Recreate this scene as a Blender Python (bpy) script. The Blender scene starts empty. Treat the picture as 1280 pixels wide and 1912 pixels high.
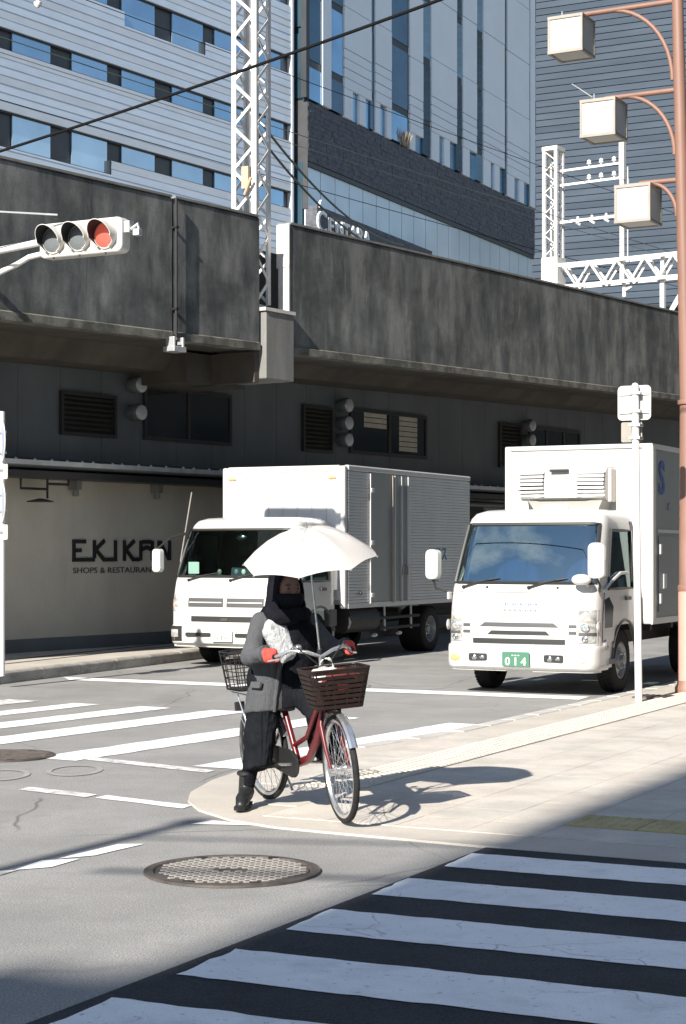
import bpy, bmesh, math, random
from mathutils import Vector, Matrix, noise
R = math.radians
random.seed(7)
scene = bpy.context.scene
C = scene.collection

# ------------------------------------------------------------------ camera, sky, sun, exposure
cam_d = bpy.data.cameras.new('camera')
cam = bpy.data.objects.new('camera', cam_d); C.objects.link(cam)
cam.location = (0, 0, 1.65); cam.rotation_euler = (R(90), 0, 0)
cam_d.sensor_fit = 'VERTICAL'; cam_d.sensor_height = 36.0; cam_d.sensor_width = 24.1
cam_d.lens = 63.08; cam_d.shift_y = 0.0387
cam_d.clip_start = 0.1; cam_d.clip_end = 2000
scene.camera = cam

SUN_ELEV = 32.0
SUN_DIR = Vector((0.459, 0.889, 0)).normalized()          # horizontal travel of the light
world = bpy.data.worlds.new('World'); scene.world = world; world.use_nodes = True
wn = world.node_tree; wn.nodes.clear()
wo = wn.nodes.new('ShaderNodeOutputWorld'); bg = wn.nodes.new('ShaderNodeBackground')
sky = wn.nodes.new('ShaderNodeTexSky'); sky.sky_type = 'NISHITA'; sky.sun_disc = False
sky.sun_elevation = R(SUN_ELEV)
sky.sun_rotation = math.atan2(-SUN_DIR.x, -SUN_DIR.y)
sky.air_density = 1.0; sky.dust_density = 0.2; sky.ozone_density = 1.9
# a few thin clouds drifting over the whole sky
tc = wn.nodes.new('ShaderNodeTexCoord')
mp = wn.nodes.new('ShaderNodeMapping'); mp.inputs['Scale'].default_value = (1.0, 1.0, 2.2)
nz = wn.nodes.new('ShaderNodeTexNoise'); nz.inputs['Scale'].default_value = 2.3
nz.inputs['Detail'].default_value = 7; nz.inputs['Roughness'].default_value = 0.62
rp = wn.nodes.new('ShaderNodeValToRGB')
rp.color_ramp.elements[0].position = 0.545; rp.color_ramp.elements[1].position = 0.72
rp.color_ramp.elements[1].color = (0.75, 0.75, 0.75, 1)
mx = wn.nodes.new('ShaderNodeMix'); mx.data_type = 'RGBA'
mx.inputs[7].default_value = (7.0, 7.1, 7.3, 1)
wn.links.new(tc.outputs['Generated'], mp.inputs['Vector']); wn.links.new(mp.outputs[0], nz.inputs['Vector'])
wn.links.new(nz.outputs['Fac'], rp.inputs[0]); wn.links.new(rp.outputs[0], mx.inputs[0])
wn.links.new(sky.outputs[0], mx.inputs[6]); wn.links.new(mx.outputs[2], bg.inputs['Color'])
bg.inputs["Strength"].default_value = 0.075
wn.links.new(bg.outputs[0], wo.inputs['Surface'])

sun_d = bpy.data.lights.new('sun', 'SUN'); sun_d.energy = 5.0; sun_d.angle = R(0.55); sun_d.color = (1.0, 0.94, 0.85)
sun = bpy.data.objects.new('sun', sun_d); C.objects.link(sun)
ld = Vector((SUN_DIR.x * math.cos(R(SUN_ELEV)), SUN_DIR.y * math.cos(R(SUN_ELEV)), -math.sin(R(SUN_ELEV))))
sun.rotation_euler = ld.to_track_quat('-Z', 'Y').to_euler(); sun.location = (-20, -30, 40)

vs = scene.view_settings
vs.view_transform = 'Standard'; vs.look = 'None'; vs.gamma = 1.0; vs.use_curve_mapping = False
vs.exposure = 1.02

# ------------------------------------------------------------------ helpers
class MB:
    """collects shapes; build() links them as one mesh object"""
    def __init__(s): s.v = []; s.f = []
    def add(s, vs_, fs):
        o = len(s.v); s.v += [tuple(p) for p in vs_]; s.f += [tuple(i + o for i in f) for f in fs]; return s
    def box(s, x0, x1, y0, y1, z0, z1):
        return s.add([(x0,y0,z0),(x1,y0,z0),(x1,y1,z0),(x0,y1,z0),(x0,y0,z1),(x1,y0,z1),(x1,y1,z1),(x0,y1,z1)],
                     [(3,2,1,0),(4,5,6,7),(0,1,5,4),(1,2,6,5),(2,3,7,6),(3,0,4,7)])
    def bar(s, p, q, w, h=None, up=(0,0,1)):
        p = Vector(p); q = Vector(q); d = (q - p); L = d.length
        if L < 1e-6: return s
        d /= L; up = Vector(up)
        if abs(d.dot(up)) > .98: up = Vector((1, 0, 0))
        a = d.cross(up).normalized(); b = a.cross(d).normalized(); h = h or w
        vv = []
        for e in (p, q):
            for (i, j) in ((-1,-1),(1,-1),(1,1),(-1,1)): vv.append(e + a*(i*w/2) + b*(j*h/2))
        return s.add(vv, [(0,1,2,3),(7,6,5,4),(0,4,5,1),(1,5,6,2),(2,6,7,3),(3,7,4,0)])
    def tube(s, pts, r, n=8, cap=True, closed=False):
        pts = [Vector(p) for p in pts]; m = len(pts)
        rr = r if isinstance(r, (list, tuple)) else [r]*m
        vv = []; ref = None
        for i, p in enumerate(pts):
            if closed: t = pts[(i+1) % m] - pts[i-1]
            else: t = pts[min(i+1, m-1)] - pts[max(i-1, 0)]
            t.normalize()
            if ref is None:
                ref = t.orthogonal().normalized()
            ref = (ref - t*ref.dot(t)).normalized(); b = t.cross(ref)
            for k in range(n):
                a = 2*math.pi*k/n; vv.append(p + (ref*math.cos(a) + b*math.sin(a))*rr[i])
        ff = []
        for i in range(m if closed else m-1):
            j = (i+1) % m
            for k in range(n): ff.append((i*n+k, i*n+(k+1) % n, j*n+(k+1) % n, j*n+k))
        if cap and not closed: ff += [tuple(range(n))[::-1], tuple(range((m-1)*n, m*n))]
        return s.add(vv, ff)
    def loft(s, rings, caps=True, closed=True):
        n = len(rings[0]); vv = [p for r_ in rings for p in r_]; ff = []
        for i in range(len(rings)-1):
            for k in range(n if closed else n-1):
                ff.append((i*n+k, i*n+(k+1) % n, (i+1)*n+(k+1) % n, (i+1)*n+k))
        if caps: ff += [tuple(range(n))[::-1], tuple(range((len(rings)-1)*n, len(rings)*n))]
        return s.add(vv, ff)
    def lathe(s, prof, n=24, axis='z', at=(0,0,0), caps=True):
        ring = []
        for (r, h) in prof:
            rr = []
            for k in range(n):
                a = 2*math.pi*k/n; c, t = r*math.cos(a), r*math.sin(a)
                p = {'z': (c, t, h), 'y': (c, h, t), 'x': (h, c, t)}[axis]
                rr.append((p[0]+at[0], p[1]+at[1], p[2]+at[2]))
            ring.append(rr)
        return s.loft(ring, caps)
    def prism(s, poly, axis, a, b):
        """poly of 2d points extruded along axis from a to b"""
        f = {'z': lambda u, w, t: (u, w, t), 'y': lambda u, w, t: (u, t, w), 'x': lambda u, w, t: (t, u, w)}[axis]
        n = len(poly)
        return s.add([f(u, w, a) for u, w in poly] + [f(u, w, b) for u, w in poly],
                     [tuple(range(n))[::-1], tuple(range(n, 2*n))] + [(i, (i+1) % n, n+(i+1) % n, n+i) for i in range(n)])
    def ball(s, c, r, n=12, m=8, sc=(1,1,1)):
        rings = []
        for i in range(1, m):
            t = math.pi*i/m
            rings.append([(c[0]+r*sc[0]*math.sin(t)*math.cos(2*math.pi*k/n), c[1]+r*sc[1]*math.sin(t)*math.sin(2*math.pi*k/n), c[2]-r*sc[2]*math.cos(t)) for k in range(n)])
        return s.loft(rings)
    def capsule(s, p, q, r0, r1, n=12, m=5):
        p = Vector(p); q = Vector(q); d = (q-p).normalized(); a = d.orthogonal().normalized(); b = d.cross(a)
        rings = []
        for i in range(1, m+1):
            t = math.pi/2*i/m; c = p - d*(r0*math.cos(t)); r_ = r0*math.sin(t)
            rings.append([c + (a*math.cos(2*math.pi*k/n) + b*math.sin(2*math.pi*k/n))*r_ for k in range(n)])
        for i in range(0, m):
            t = math.pi/2*i/m; c = q + d*(r1*math.sin(t)); r_ = r1*math.cos(t)
            rings.append([c + (a*math.cos(2*math.pi*k/n) + b*math.sin(2*math.pi*k/n))*r_ for k in range(n)])
        return s.loft(rings)
    def mesh(s, name, weld=0.0):
        me = bpy.data.meshes.new(name); me.from_pydata(s.v, [], s.f)
        bm = bmesh.new(); bm.from_mesh(me)
        if weld: bmesh.ops.remove_doubles(bm, verts=bm.verts, dist=weld)
        bmesh.ops.recalc_face_normals(bm, faces=bm.faces); bm.to_mesh(me); bm.free()
        return me
    def build(s, name, mat, parent=None, smooth=False, bevel=0.0, seg=2, remesh=0.0, soft=0, fix=True, weld=0.0):
        if fix: me = s.mesh(name, weld)
        else:
            me = bpy.data.meshes.new(name); me.from_pydata(s.v, [], s.f)
        o = obj(name, me, mat, parent)
        if remesh:
            m = o.modifiers.new('remesh', 'REMESH'); m.mode = 'VOXEL'; m.voxel_size = remesh; m.use_smooth_shade = True
        if soft:
            m = o.modifiers.new('smooth', 'SMOOTH'); m.iterations = soft; m.factor = .5
        if bevel:
            m = o.modifiers.new('bevel', 'BEVEL'); m.width = bevel; m.segments = seg; m.limit_method = 'ANGLE'; m.angle_limit = R(35)
            m.harden_normals = False
        if smooth:
            for p in me.polygons: p.use_smooth = True
            try: me.set_sharp_from_angle(angle=R(40))
            except Exception: pass
        return o

def obj(name, me, mat, parent=None):
    if mat is not None:
        me.materials.clear(); me.materials.append(mat)
    o = bpy.data.objects.new(name, me); C.objects.link(o); o.parent = parent
    return o
def share(o, parent=None, loc=None, rot=None, scale=None):
    c = o.copy(); C.objects.link(c); c.parent = parent if parent is not None else o.parent
    if loc is not None: c.location = loc
    if rot is not None: c.rotation_euler = rot
    if scale is not None: c.scale = scale
    return c
def thing(name, label, cat, loc=(0,0,0), rotz=0.0, group=None):
    o = bpy.data.objects.new(name, None); C.objects.link(o); o.location = loc; o.rotation_euler = (0, 0, rotz)
    o.empty_display_size = .2
    return tag(o, label, cat, group)
def tag(o, label, cat, group=None):
    o['label'] = label; o['category'] = cat
    if group: o['group'] = group
    return o
def structure(o): o['kind'] = 'structure'; return o
def stuff(o): o['kind'] = 'stuff'; return o
def text_mesh(body, size, depth, name, mat, parent, loc, rot, align='LEFT', sx=1.0, bold=0.0):
    cu = bpy.data.curves.new(name, 'FONT'); cu.body = body; cu.size = size; cu.extrude = depth; cu.align_x = align
    cu.offset = bold; cu.resolution_u = 3
    t = bpy.data.objects.new(name + '_curve', cu); C.objects.link(t)
    dg = bpy.context.evaluated_depsgraph_get()
    me = bpy.data.meshes.new_from_object(t.evaluated_get(dg)); me.name = name
    bpy.data.objects.remove(t); bpy.data.curves.remove(cu)
    o = obj(name, me, mat, parent); o.location = loc; o.rotation_euler = rot; o.scale = (sx, 1, 1)
    return o
def rrect(x0, x1, y0, y1, r, n=4):
    p = []
    for cx, cy, a0 in ((x1-r, y1-r, 0), (x0+r, y1-r, 90), (x0+r, y0+r, 180), (x1-r, y0+r, 270)):
        for k in range(n+1):
            a = R(a0 + 90*k/n); p.append((cx + r*math.cos(a), cy + r*math.sin(a)))
    return p

# ------------------------------------------------------------------ materials
def M(name, col, rough=.6, metal=0.0, var=0.0, vscale=8.0, stretch=(1,1,1), col2=None, bump=0.0, bscale=60.0,
      coat=0.0, spec=0.5, fine=0.0, fscale=300.0, transmission=0.0, alpha=1.0, pos=True, detail=6, lo=.35, hi=.68, rvar=0.0):
    m = bpy.data.materials.new(name); m.use_nodes = True; nt = m.node_tree; b = nt.nodes['Principled BSDF']
    b.inputs['Base Color'].default_value = (*col, 1); b.inputs['Roughness'].default_value = rough
    b.inputs['Metallic'].default_value = metal; b.inputs['Specular IOR Level'].default_value = spec
    b.inputs['Coat Weight'].default_value = coat; b.inputs['Coat Roughness'].default_value = .05
    b.inputs['Transmission Weight'].default_value = transmission; b.inputs['Alpha'].default_value = alpha
    L = nt.links
    if pos:
        g = nt.nodes.new('ShaderNodeNewGeometry'); src = g.outputs['Position']
    else:
        g = nt.nodes.new('ShaderNodeTexCoord'); src = g.outputs['Object']
    last = None
    if var or col2:
        mpn = nt.nodes.new('ShaderNodeMapping'); mpn.inputs['Scale'].default_value = stretch
        n = nt.nodes.new('ShaderNodeTexNoise'); n.inputs['Scale'].default_value = vscale; n.inputs['Detail'].default_value = detail
        n.inputs['Roughness'].default_value = .6
        cr = nt.nodes.new('ShaderNodeValToRGB'); cr.color_ramp.elements[0].position = lo; cr.color_ramp.elements[1].position = hi
        c2 = col2 or tuple(min(1, c*(1+var)) for c in col); c1 = col if col2 else tuple(c*(1-var) for c in col)
        cr.color_ramp.elements[0].color = (*c1, 1); cr.color_ramp.elements[1].color = (*c2, 1)
        L.new(src, mpn.inputs[0]); L.new(mpn.outputs[0], n.inputs['Vector']); L.new(n.outputs['Fac'], cr.inputs[0]); last = cr.outputs[0]
        if rvar:
            mr = nt.nodes.new('ShaderNodeMapRange'); mr.inputs[3].default_value = rough - rvar; mr.inputs[4].default_value = rough + rvar
            L.new(n.outputs['Fac'], mr.inputs[0]); L.new(mr.outputs[0], b.inputs['Roughness'])
    if fine:
        n2 = nt.nodes.new('ShaderNodeTexNoise'); n2.inputs['Scale'].default_value = fscale; n2.inputs['Detail'].default_value = 3
        mr = nt.nodes.new('ShaderNodeMapRange'); mr.inputs[1].default_value = .3; mr.inputs[2].default_value = .7
        mr.inputs[3].default_value = 1-fine; mr.inputs[4].default_value = 1+fine
        mm = nt.nodes.new('ShaderNodeMix'); mm.data_type = 'RGBA'; mm.blend_type = 'MULTIPLY'; mm.inputs[0].default_value = 1
        L.new(src, n2.inputs['Vector']); L.new(n2.outputs['Fac'], mr.inputs[0]); L.new(mr.outputs[0], mm.inputs[7])
        if last is not None: L.new(last, mm.inputs[6])
        else: mm.inputs[6].default_value = (*col, 1)
        last = mm.outputs[2]
    if last is not None: L.new(last, b.inputs['Base Color'])
    if bump:
        n3 = nt.nodes.new('ShaderNodeTexNoise'); n3.inputs['Scale'].default_value = bscale; n3.inputs['Detail'].default_value = 5
        bp = nt.nodes.new('ShaderNodeBump'); bp.inputs['Strength'].default_value = bump; bp.inputs['Distance'].default_value = .01
        L.new(src, n3.inputs['Vector']); L.new(n3.outputs['Fac'], bp.inputs['Height']); L.new(bp.outputs[0], b.inputs['Normal'])
    m['last'] = 1
    return m
def layer(m, col, scale, lo, hi, stretch=(1,1,1), detail=8, amount=1.0, offs=(0,0,0)):
    """adds a second blotchy layer of colour (stain, wear) over a material's base colour"""
    nt = m.node_tree; b = nt.nodes['Principled BSDF']; L = nt.links
    g = nt.nodes.new('ShaderNodeNewGeometry'); mpn = nt.nodes.new('ShaderNodeMapping'); mpn.inputs['Scale'].default_value = stretch
    mpn.inputs['Location'].default_value = offs
    n = nt.nodes.new('ShaderNodeTexNoise'); n.inputs['Scale'].default_value = scale; n.inputs['Detail'].default_value = detail; n.inputs['Roughness'].default_value = .65
    mr = nt.nodes.new('ShaderNodeMapRange'); mr.inputs[1].default_value = lo; mr.inputs[2].default_value = hi; mr.inputs[4].default_value = amount
    mm = nt.nodes.new('ShaderNodeMix'); mm.data_type = 'RGBA'; mm.inputs[7].default_value = (*col, 1)
    L.new(g.outputs['Position'], mpn.inputs[0]); L.new(mpn.outputs[0], n.inputs['Vector']); L.new(n.outputs['Fac'], mr.inputs[0]); L.new(mr.outputs[0], mm.inputs[0])
    bc = b.inputs['Base Color']
    if bc.is_linked: L.new(bc.links[0].from_socket, mm.inputs[6])
    else: mm.inputs[6].default_value = bc.default_value
    L.new(mm.outputs[2], bc)
    return m

def cracks(m, col, scale, width, mscale=.6, lo=.5, hi=.6, amount=.8):
    nt = m.node_tree; b = nt.nodes['Principled BSDF']; L = nt.links
    g = nt.nodes.new('ShaderNodeNewGeometry'); w = nt.nodes.new('ShaderNodeTexNoise'); w.inputs['Scale'].default_value = scale*2.5
    ad = nt.nodes.new('ShaderNodeMix'); ad.data_type = 'RGBA'; ad.blend_type = 'LINEAR_LIGHT'; ad.inputs[0].default_value = .10
    v = nt.nodes.new('ShaderNodeTexVoronoi'); v.feature = 'DISTANCE_TO_EDGE'; v.inputs['Scale'].default_value = scale
    mr = nt.nodes.new('ShaderNodeMapRange'); mr.inputs[1].default_value = 0; mr.inputs[2].default_value = width; mr.inputs[3].default_value = amount; mr.inputs[4].default_value = 0
    n = nt.nodes.new('ShaderNodeTexNoise'); n.inputs['Scale'].default_value = mscale; mk = nt.nodes.new('ShaderNodeMapRange'); mk.inputs[1].default_value = lo; mk.inputs[2].default_value = hi
    mu = nt.nodes.new('ShaderNodeMath'); mu.operation = 'MULTIPLY'; mm = nt.nodes.new('ShaderNodeMix'); mm.data_type = 'RGBA'; mm.inputs[7].default_value = (*col, 1)
    L.new(g.outputs['Position'], w.inputs['Vector']); L.new(g.outputs['Position'], ad.inputs[6]); L.new(w.outputs['Color'], ad.inputs[7]); L.new(ad.outputs[2], v.inputs['Vector'])
    L.new(v.outputs['Distance'], mr.inputs[0]); L.new(g.outputs['Position'], n.inputs['Vector']); L.new(n.outputs['Fac'], mk.inputs[0]); L.new(mr.outputs[0], mu.inputs[0]); L.new(mk.outputs[0], mu.inputs[1]); L.new(mu.outputs[0], mm.inputs[0])
    bc = b.inputs['Base Color']
    if bc.is_linked: L.new(bc.links[0].from_socket, mm.inputs[6])
    else: mm.inputs[6].default_value = bc.default_value
    L.new(mm.outputs[2], bc)
def folds(m, stretch, strength, dist):
    nt = m.node_tree; b = nt.nodes['Principled BSDF']; L = nt.links
    g = nt.nodes.new('ShaderNodeTexCoord'); mpn = nt.nodes.new('ShaderNodeMapping'); mpn.inputs['Scale'].default_value = stretch
    n = nt.nodes.new('ShaderNodeTexNoise'); n.inputs['Scale'].default_value = 1.0; n.inputs['Detail'].default_value = 3; n.inputs['Distortion'].default_value = .6
    bp = nt.nodes.new('ShaderNodeBump'); bp.inputs['Strength'].default_value = strength; bp.inputs['Distance'].default_value = dist
    L.new(g.outputs['Object'], mpn.inputs[0]); L.new(mpn.outputs[0], n.inputs['Vector']); L.new(n.outputs['Fac'], bp.inputs['Height'])
    nb = b.inputs['Normal']
    if nb.is_linked: L.new(nb.links[0].from_socket, bp.inputs['Normal'])
    L.new(bp.outputs[0], nb)
m_asphalt = M('asphalt_old', (.265,.26,.25), .85, var=.12, vscale=.9, fine=.42, fscale=110, bump=.5, bscale=180, detail=8)
layer(m_asphalt, (.17,.168,.162), .5, .52, .75, (1,1,1), amount=.6)
layer(m_asphalt, (.36,.35,.335), 38, .58, .70, amount=.7)
layer(m_asphalt, (.15,.148,.143), 55, .56, .68, amount=.7, offs=(3,1,0))
layer(m_asphalt, (.21,.207,.20), 6, .5, .7, amount=.5)
layer(m_asphalt, (.13,.13,.127), .33, .52, .66, (1.0,.35,1), amount=.55, offs=(1,4,0))
cracks(m_asphalt, (.07,.07,.07), .55, .008, .35, .48, .56)
m_asph_dark = M('asphalt_dark', (.040,.042,.046), .88, spec=.25, var=.25, vscale=1.6, fine=.5, fscale=130, bump=.5, bscale=200, detail=8)
layer(m_asph_dark, (.05,.05,.05), 60, .62, .75, amount=.5)
m_paint = M('road_paint', (.84,.84,.83), .6, var=.05, vscale=3, fine=.10, fscale=120, bump=.25, bscale=150)
layer(m_paint, (.20,.20,.20), 26, .61, .70, amount=.75)
layer(m_paint, (.45,.45,.45), 2.2, .56, .75, amount=.5)
layer(m_paint, (.5,.5,.5), 5, .55, .8, amount=.35)
cracks(m_paint, (.25,.25,.25), 1.6, .010, .8, .50, .58, .7)
layer(m_paint, (.33,.33,.33), .9, .55, .72, (1,1,1), amount=.45, offs=(4,2,0))
m_paint_worn = M('road_paint_worn', (.70,.69,.67), .7, var=.06, vscale=3, fine=.2, fscale=120, bump=.3, bscale=150)
layer(m_paint_worn, (.21,.206,.2), 9, .45, .66, amount=.85)
m_paint_faint = M('road_paint_faint', (.34,.335,.325), .7, var=.06, vscale=3, fine=.2, fscale=120)
layer(m_paint_faint, (.26,.255,.245), 7, .38, .6, amount=.9)
m_ground = M('ground_soil', (.17,.165,.155), .9, var=.2, vscale=.5)
m_pave = M('paving', (.47,.43,.375), .8, var=.10, vscale=1.2, fine=.16, fscale=140, bump=.3, bscale=150)
layer(m_pave, (.38,.345,.31), 1.5, .5, .75, amount=.6)
m_slab = [M('paving_slab_%s' % n, c, .8, var=.08, vscale=2, fine=.16, fscale=140, bump=.3, bscale=150) for n, c in
          (('beige', (.545,.50,.44)), ('pink', (.545,.495,.435)), ('grey', (.525,.49,.435)))]
for m in m_slab: layer(m, (.34,.315,.285), 1.7, .42, .72, amount=.75)
for m in m_slab: layer(m, (.25,.23,.21), 9, .62, .78, amount=.5)
m_tact = M('tactile_yellow', (.40,.33,.17), .75, var=.15, vscale=5, fine=.15, fscale=120)
m_tact_pale = M('tactile_yellow_faded', (.53,.485,.405), .75, var=.10, vscale=3, fine=.12, fscale=120)
m_kerb = M('kerb_concrete', (.36,.34,.31), .85, var=.15, vscale=4, fine=.25, fscale=90, bump=.4)
layer(m_kerb, (.15,.14,.11), 3, .45, .7, (1,1,3), amount=.7)
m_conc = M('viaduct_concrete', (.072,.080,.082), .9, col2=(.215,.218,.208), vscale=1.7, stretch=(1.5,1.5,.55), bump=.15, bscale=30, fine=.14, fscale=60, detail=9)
layer(m_conc, (.030,.034,.034), 1.3, .47, .66, (2.0,2.0,.7), amount=.65)
layer(m_conc, (.030,.035,.036), .55, .48, .68, (1,1,1.6), amount=.75, offs=(5,5,2))
layer(m_conc, (.020,.024,.025), 3.2, .60, .68, (3,3,.10), amount=.4, offs=(2,8,3))
layer(m_conc, (.30,.305,.30), 2.4, .60, .76, (3.0,3.0,.4), amount=.45, offs=(3,7,1))
layer(m_conc, (.16,.14,.095), 2.2, .62, .75, (1.2,1.2,1.0), amount=.35, offs=(9,1,4))
m_conc_lt = M('concrete_light', (.19,.19,.18), .85, var=.15, vscale=2, stretch=(2,2,.5), bump=.3, bscale=40, fine=.12, fscale=60)
layer(m_conc_lt, (.30,.20,.12), 2.0, .55, .75, (2,2,.3), amount=.5)
m_coping = M('coping_concrete', (.52,.50,.47), .85, var=.12, vscale=3, fine=.1, fscale=60)
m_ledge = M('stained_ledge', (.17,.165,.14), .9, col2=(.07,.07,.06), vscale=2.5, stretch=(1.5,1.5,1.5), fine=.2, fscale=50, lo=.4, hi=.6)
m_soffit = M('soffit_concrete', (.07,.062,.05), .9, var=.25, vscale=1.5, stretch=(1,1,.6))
m_clad_dk = M('dark_metal_cladding', (.115,.128,.135), .55, metal=.0, var=.15, vscale=1.2, stretch=(1,1,.4))
m_wall = M('rendered_wall', (.52,.485,.41), .9, var=.08, vscale=1.0, fine=.05, fscale=50, bump=.15)
layer(m_wall, (.38,.35,.29), 1.2, .5, .8, (1.5,1.5,.35), amount=.5)
m_black = M('black_paint', (.012,.012,.013), .5)
m_blackmetal = M('black_metal', (.03,.03,.032), .45, metal=.3)
m_rubber = M('rubber', (.020,.020,.021), .8, spec=.2, var=.2, vscale=20)
m_steel_w = M('white_painted_steel', (.70,.69,.67), .45, var=.06, vscale=3, fine=.06, fscale=40)
layer(m_steel_w, (.38,.27,.18), 3.0, .64, .78, (1.5,1.5,.6), amount=.5)
m_galv = M('galvanised_steel', (.55,.56,.57), .45, metal=.6, var=.12, vscale=5)
m_rust = M('rust_red_paint', (.205,.110,.080), .55, var=.10, vscale=4, stretch=(1,1,.3))
layer(m_rust, (.27,.165,.125), 1.6, .52, .75, (1,1,.5), amount=.6)
m_lampglass = M('opal_panel', (.52,.51,.48), .35, var=.03, vscale=6)
m_lampframe = M('lamp_frame', (.27,.25,.215), .5, var=.08, vscale=6)
m_white_clad = M('white_cladding', (.56,.64,.73), .45, var=.05, vscale=.8, stretch=(1,1,4), metal=.1)
m_white_clad2 = M('white_cladding_grey', (.54,.585,.64), .45, var=.05, vscale=.8, stretch=(1,1,4), metal=.1)  # slightly greyer white for some boards and the end wall
m_bandpanel = M('dark_window_panel', (.05,.05,.055), .4, var=.2, vscale=.5)
m_glass_far = M('far_window_glass', (.40,.56,.68), .06, metal=.7, var=.10, vscale=.25)
m_glass_strip = M('pale_glass', (.62,.70,.73), .22, metal=.2, var=.10, vscale=.3)
m_glass_dk = M('dark_curtain_glass', (.05,.10,.14), .05, metal=.35, var=.3, vscale=.3)
m_glass_hotel = M('hotel_glass', (.26,.42,.55), .05, metal=.6, var=.2, vscale=.25)
m_hotel_white = M('hotel_white_panel', (.76,.81,.85), .5, var=.03, vscale=.5)
m_slate = M('slate_cladding', (.085,.092,.11), .7, var=.4, vscale=3.5, stretch=(1,1,1.6))
m_dark_mull = M('dark_mullion', (.015,.018,.022), .4)
m_greyfac = M('grey_facade', (.050,.066,.088), .8, spec=.1, var=.10, vscale=.15, stretch=(1,1,6))
m_greyfac2 = M('grey_facade_slat', (.057,.074,.098), .8, spec=.1, var=.14, vscale=.12, stretch=(1,1,6))
m_backbld = M('plain_tower', (.35,.35,.34), .8, var=.1, vscale=.2)
m_wire = M('cable', (.010,.010,.011), .95, spec=.1)
m_wire_lt = M('copper_wire', (.16,.2,.17), .5, metal=.3)
m_insul = M('insulator', (.8,.8,.78), .25)
m_signalw = M('signal_white', (.58,.565,.53), .4, var=.04, vscale=5)
layer(m_signalw, (.45,.38,.30), 7, .6, .8, amount=.5)
m_lens_off = M('lens_off', (.13,.145,.155), .25, var=.1, vscale=40)
def emit(name, col, strength, base):
    m = M(name, base, .3); b = m.node_tree.nodes['Principled BSDF']
    b.inputs['Emission Color'].default_value = (*col, 1); b.inputs['Emission Strength'].default_value = strength
    return m
m_lens_red = emit('lens_red', (1.0,.16,.10), .16, (.36,.085,.065))

# ------------------------------------------------------------------ ground, road, pavements
g = MB(); g.add([(-300,-250,-.03),(320,-250,-.03),(320,420,-.03),(-300,420,-.03)], [(0,1,2,3)])
structure(g.build('ground', m_ground))
g = MB(); nx, ny = 30, 40
for j in range(ny+1):
    for i in range(nx+1): g.v.append((-40 + 90*i/nx, -30 + 110*j/ny, 0))
for j in range(ny):
    for i in range(nx): a = j*(nx+1)+i; g.f.append((a, a+1, a+nx+2, a+nx+1))
road = structure(g.build('road', m_asphalt))

A = Vector((0.469, 0.883)).normalized()      # along the side street
B = Vector((0.883, -0.469)).normalized()     # across it, towards the right

def sheet(pts, z, name, mat, parent=None, jitter=0.0, step=.12):
    """flat painted patch; with jitter its outline is a little ragged"""
    if jitter:
        out = []
        for i, p in enumerate(pts):
            q = pts[(i+1) % len(pts)]; d = Vector(q) - Vector(p); k = max(1, int(d.length/step)); nn = Vector((-d.y, d.x)).normalized()
            for t in range(k):
                e = Vector(p) + d*(t/k); out.append(tuple(e + nn*random.uniform(-jitter, jitter)))
        pts = out
    m = MB(); n = len(pts)
    m.v = [(x, y, z) for x, y in pts]; m.f = [tuple(range(n))]
    o = m.build(name, mat, parent)
    if o.data.polygons[0].normal.z < 0: o.data.flip_normals()
    return o

# newer asphalt under the near crossing, colour darkened further to deepen the shade
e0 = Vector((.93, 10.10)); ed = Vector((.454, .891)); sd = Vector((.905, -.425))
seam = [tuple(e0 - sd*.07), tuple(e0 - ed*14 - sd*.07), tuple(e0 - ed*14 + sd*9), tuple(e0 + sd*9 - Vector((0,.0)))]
structure(sheet(seam, .004, 'asphalt_patch', m_asph_dark))
tl = [((.71,9.77),(.53,9.37)), ((.33,9.03),(.14,8.61)), ((-.06,8.25),(-.25,7.80)), ((-.44,7.42),(-.65,6.97)), ((-.85,6.61),(-1.05,6.17)), ((-1.26,5.80),(-1.46,5.38)), ((-1.68,5.0),(-1.88,4.57))]
for (a, b_) in tl:
    a = Vector(a); b_ = Vector(b_)
    sheet([tuple(b_), tuple(b_ + sd*4.2), tuple(a + sd*4.2), tuple(a)], .008, 'crosswalk_stripe', m_paint, road, .009, .07)
# far crossing: worn stripes
fd = Vector((.53, .848)); fe = Vector((.883, -.50))
ends = [(-3.72,20.0), (-2.92,19.50), (-2.16,19.10), (-1.36,18.66), (-.2,17.98), (1.02,17.25)]
lens = [4.6, 4.6, 4.5, 4.4, 4.3, 4.1]
wid = [.42,.34,.40,.44,.42,.44]
for (ex, ey), ln, w in zip(ends, lens, wid):
    e = Vector((ex, ey)); d = fd if ex > -3 else fd
    tgt = e - d*ln
    sheet([tuple(tgt - fe*0), tuple(tgt + fe*w), tuple(e + fe*w), tuple(e)], .005, 'crosswalk_stripe', m_paint if ex > -3 else m_paint_worn, road, .012)
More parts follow.
